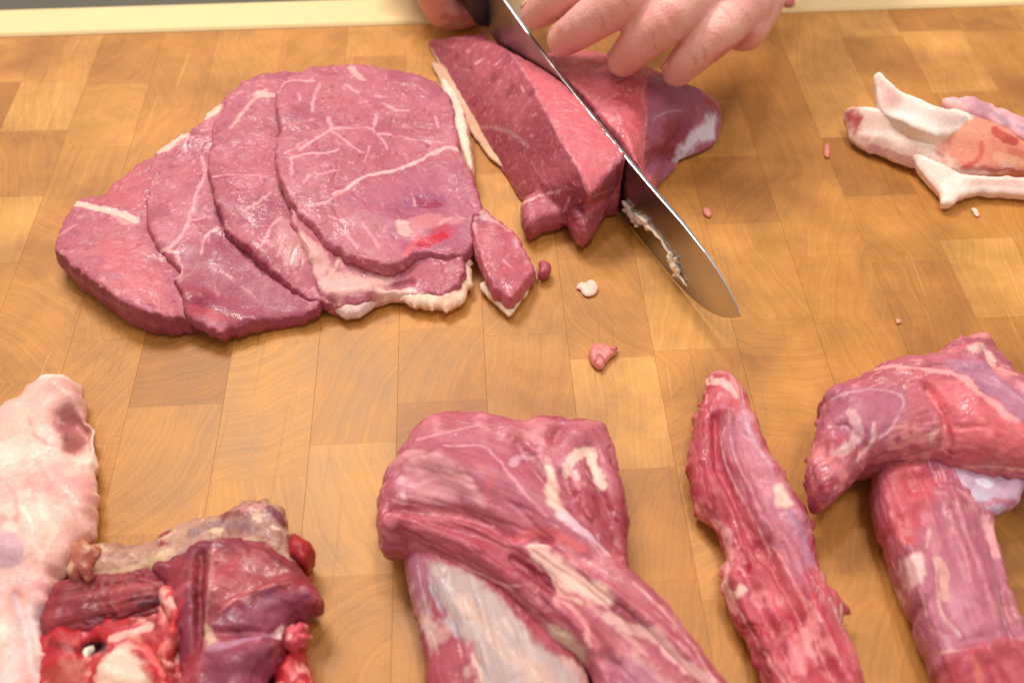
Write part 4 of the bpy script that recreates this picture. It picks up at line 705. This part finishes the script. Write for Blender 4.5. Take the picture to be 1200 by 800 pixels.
crumb("tiny pink speck in the open wood between fat scrap and draped muscle", [(1048, 375), (1053, 373), (1056, 378), (1051, 381)], .6, .8, lin(230, 160, 140), lin(220, 150, 130), 76)
crumb("pink meat speck on the cream rail behind the hand", [(914, 3), (922, -1), (931, 1), (930, 8), (920, 10)], 1.5, 1.5, lin(206, 120, 124), lin(190, 100, 108), 77, z0=1.6, name="meat_crumb")

# ------------------------------------------------------------------ hands
def skin_material():
    a = NT("skin"); b = a.b
    at = a.n("ShaderNodeAttribute", attribute_name="Col"); tc = a.n("ShaderNodeTexCoord")
    n1 = a.n("ShaderNodeTexNoise", i_Scale=900., i_Detail=3.); a.l(tc.outputs["Object"], n1.inputs["Vector"])
    n2 = a.n("ShaderNodeTexVoronoi", i_Scale=700.); a.l(tc.outputs["Object"], n2.inputs["Vector"])
    a.l(a.mul(at.outputs["Color"], a.math('MULTIPLY_ADD', n1.outputs[0], .2, .9)), b.inputs["Base Color"])
    b.inputs["Roughness"].default_value = .42; b.inputs["Subsurface Weight"].default_value = .3; b.inputs["Subsurface Radius"].default_value = (1, .4, .25); b.inputs["Subsurface Scale"].default_value = .003
    bp = a.n("ShaderNodeBump", i_Strength=.25, i_Distance=.0005); a.l(a.math('ADD', n1.outputs[0], n2.outputs[0]), bp.inputs["Height"]); a.l(bp.outputs[0], b.inputs["Normal"])
    return a.m
M_SKIN = skin_material(); SK1 = lin(231, 170, 155); SK2 = lin(226, 156, 142); SKR = lin(208, 108, 100)
per = thing("person", "person's bare hands, one gripping the knife, the other holding the roast", "person")
mb = MB()
# left hand: fingers folded in a claw on the roast
fingers = [  # MCP, PIP, DIP, tip (px, py, height mm), radii
    ([(872, 6, 62), (840, 38, 60), (812, 64, 52), (794, 83, 43)], [10.5, 9.4, 8.3, 6.9]),
    ([(826, -17, 70), (786, 19, 68), (752, 48, 57), (731, 71, 44)], [11.2, 10, 8.8, 7.3]),
    ([(780, -41, 76), (732, -3, 72), (690, 26, 60), (660, 47, 45)], [11.4, 10.2, 9, 7.4]),
    ([(738, -69, 76), (692, -30, 70), (654, -3, 58), (628, 16, 46)], [11, 10, 8.8, 7.2])]
wrist = P(905, -150, 78)
for pts, rad in fingers:
    q = [P(*c) for c in pts]
    mb.tube(q, rad, 20)
    mb.tube([q[0]*.5+q[1]*.5*0+q[0]*.5, q[0]*.5+wrist*.5, wrist], [rad[0]+1.5, 14, 15], 18)
mcp = [P(*f[0][0]) for f in fingers]
mb.tube([P(872, 30, 54), P(885, -10, 58), P(900, -90, 68), wrist], [11, 14, 15, 17], 20)
mb.tube([mcp[0], mcp[1], mcp[2], mcp[3]], [12, 13, 13, 12.5], 20)
mb.tube([(mcp[0]+wrist)/2, (mcp[3]+wrist)/2], [15, 15], 20)
mb.tube([wrist, P(960, -330, 110), P(1020, -560, 150)], [22, 25, 32], 24)
mb.tube([P(850, -130, 60), P(770, -95, 50), P(700, -45, 46), P(668, -20, 42)], [15, 12, 10, 8], 18)   # thumb along the near side
f_ = [l([(840, 40), (836, 44)], 13, lin(226, 150, 136), .7, 0), l([(786, 20), (781, 25)], 14, lin(226, 150, 136), .7, 0), l([(732, 0), (726, 5)], 14, lin(226, 150, 136), .7, 0),
      l([(880, 44), (850, 62), (826, 88)], 9, SKR, .6, 0), l([(770, 88), (745, 95)], 7, SKR, .4, 0), l([(700, 62), (680, 72)], 7, SKR, .5, 0), l([(655, 36), (640, 42)], 7, SKR, .5, 0)]
for a_, b_ in (((820, 50), (826, 70)), ((760, 34), (768, 56)), ((698, 12), (708, 34)), ((828, 20), (846, 22)), ((846, 8), (858, 26)), ((830, 34), (846, 50)), ((774, 10), (790, 32)), ((722, -8), (736, 8)), ((805, 60), (815, 76)), ((868, 10), (880, 24))):
    f_.append(l([a_, ((a_[0]+b_[0])/2+2, (a_[1]+b_[1])/2-1), b_], 2.6, lin(200, 120, 108), .5, 0))
finish("left_hand", mb, SK1, SK2, f_, per, vox=.0008, sm=7, disp=((.2, 7, 1),), seed=81, mat=M_SKIN, tone=(14, .3))
hand_l = bpy.data.objects["left_hand"]; M_NAIL = simple("finger_nail", lin(234, 182, 166), .25, noise=.05)
for pts, rad in fingers:
    a_, b_ = P(*pts[2]), P(*pts[3]); ax = (b_-a_)/np.linalg.norm(b_-a_); up = np.array([0, 0, 1.])-ax*ax[2]; up /= np.linalg.norm(up); sd = np.cross(ax, up)
    c_ = b_-ax*.0022; V_ = []; F_ = []; n_ = 7
    for iu in range(n_):
        for iv in range(n_):
            u = iu/(n_-1)*2-1; v = iv/(n_-1)*2-1; sq = math.sqrt(max(0, 1-.42*v*v)); r_ = (rad[3]*.8+rad[2]*.2)/1000+.0001
            th_ = v*.62; V_.append(c_+ax*(u*.0052*sq)+r_*(math.cos(th_)*up+math.sin(th_)*sd)*(1-.05*max(0, u)))
    for iu in range(n_-1):
        for iv in range(n_-1):
            q = iu*n_+iv; F_.append((q, q+1, q+n_+1, q+n_))
    na = link("nail", mesh_from(V_, F_), hand_l); na.data.materials.append(M_NAIL)
    so = na.modifiers.new("thick", 'SOLIDIFY'); so.thickness = .0004
    for pl in na.data.polygons: pl.use_smooth = True
# right hand: fist round the handle, just beyond the frame
mb = MB()
def HW(s, z, off): return K(s+20, z-14, off)
for k, s in enumerate((226, 246, 266, 285)):
    zc = 46+k*6; r = [9.4, 9.6, 9.2, 8.2][k]
    mb.tube([HW(s+4, zc+30, -20), HW(s+2, zc+24, 4), HW(s-2, zc+6, 19.5), HW(s, zc-18, 14), HW(s+3, zc-22, -4), HW(s+5, zc-8, -16)], [r+1.6, r+1, r, r, r*.95, r*.8], 18)
mb.tube([HW(228, 78, -22), HW(290, 94, -24)], [14, 14], 18)
mb.tube([HW(228, 78, -22), HW(262, 95, -32), HW(330, 110, -35)], [14, 18, 20], 20)
mb.tube([HW(290, 94, -24), HW(330, 110, -35)], [14, 20], 20)
mb.tube([HW(300, 104, -38), HW(262, 88, -38), HW(232, 72, -24), HW(212, 62, -15)], [14, 12, 10, 8.5], 18)
mb.tube([HW(330, 110, -35), HW(430, 150, -30), HW(560, 205, -15)], [23, 26, 34], 22)
finish("right_hand", mb, SK2, lin(214, 130, 118), [l([(520, 20), (560, 22)], 8, SKR, .7, 0)], per, vox=.0009, sm=6, disp=((.35, 6, 1), (.12, 1.5, 2)), seed=82, mat=M_SKIN, tone=(14, .3))
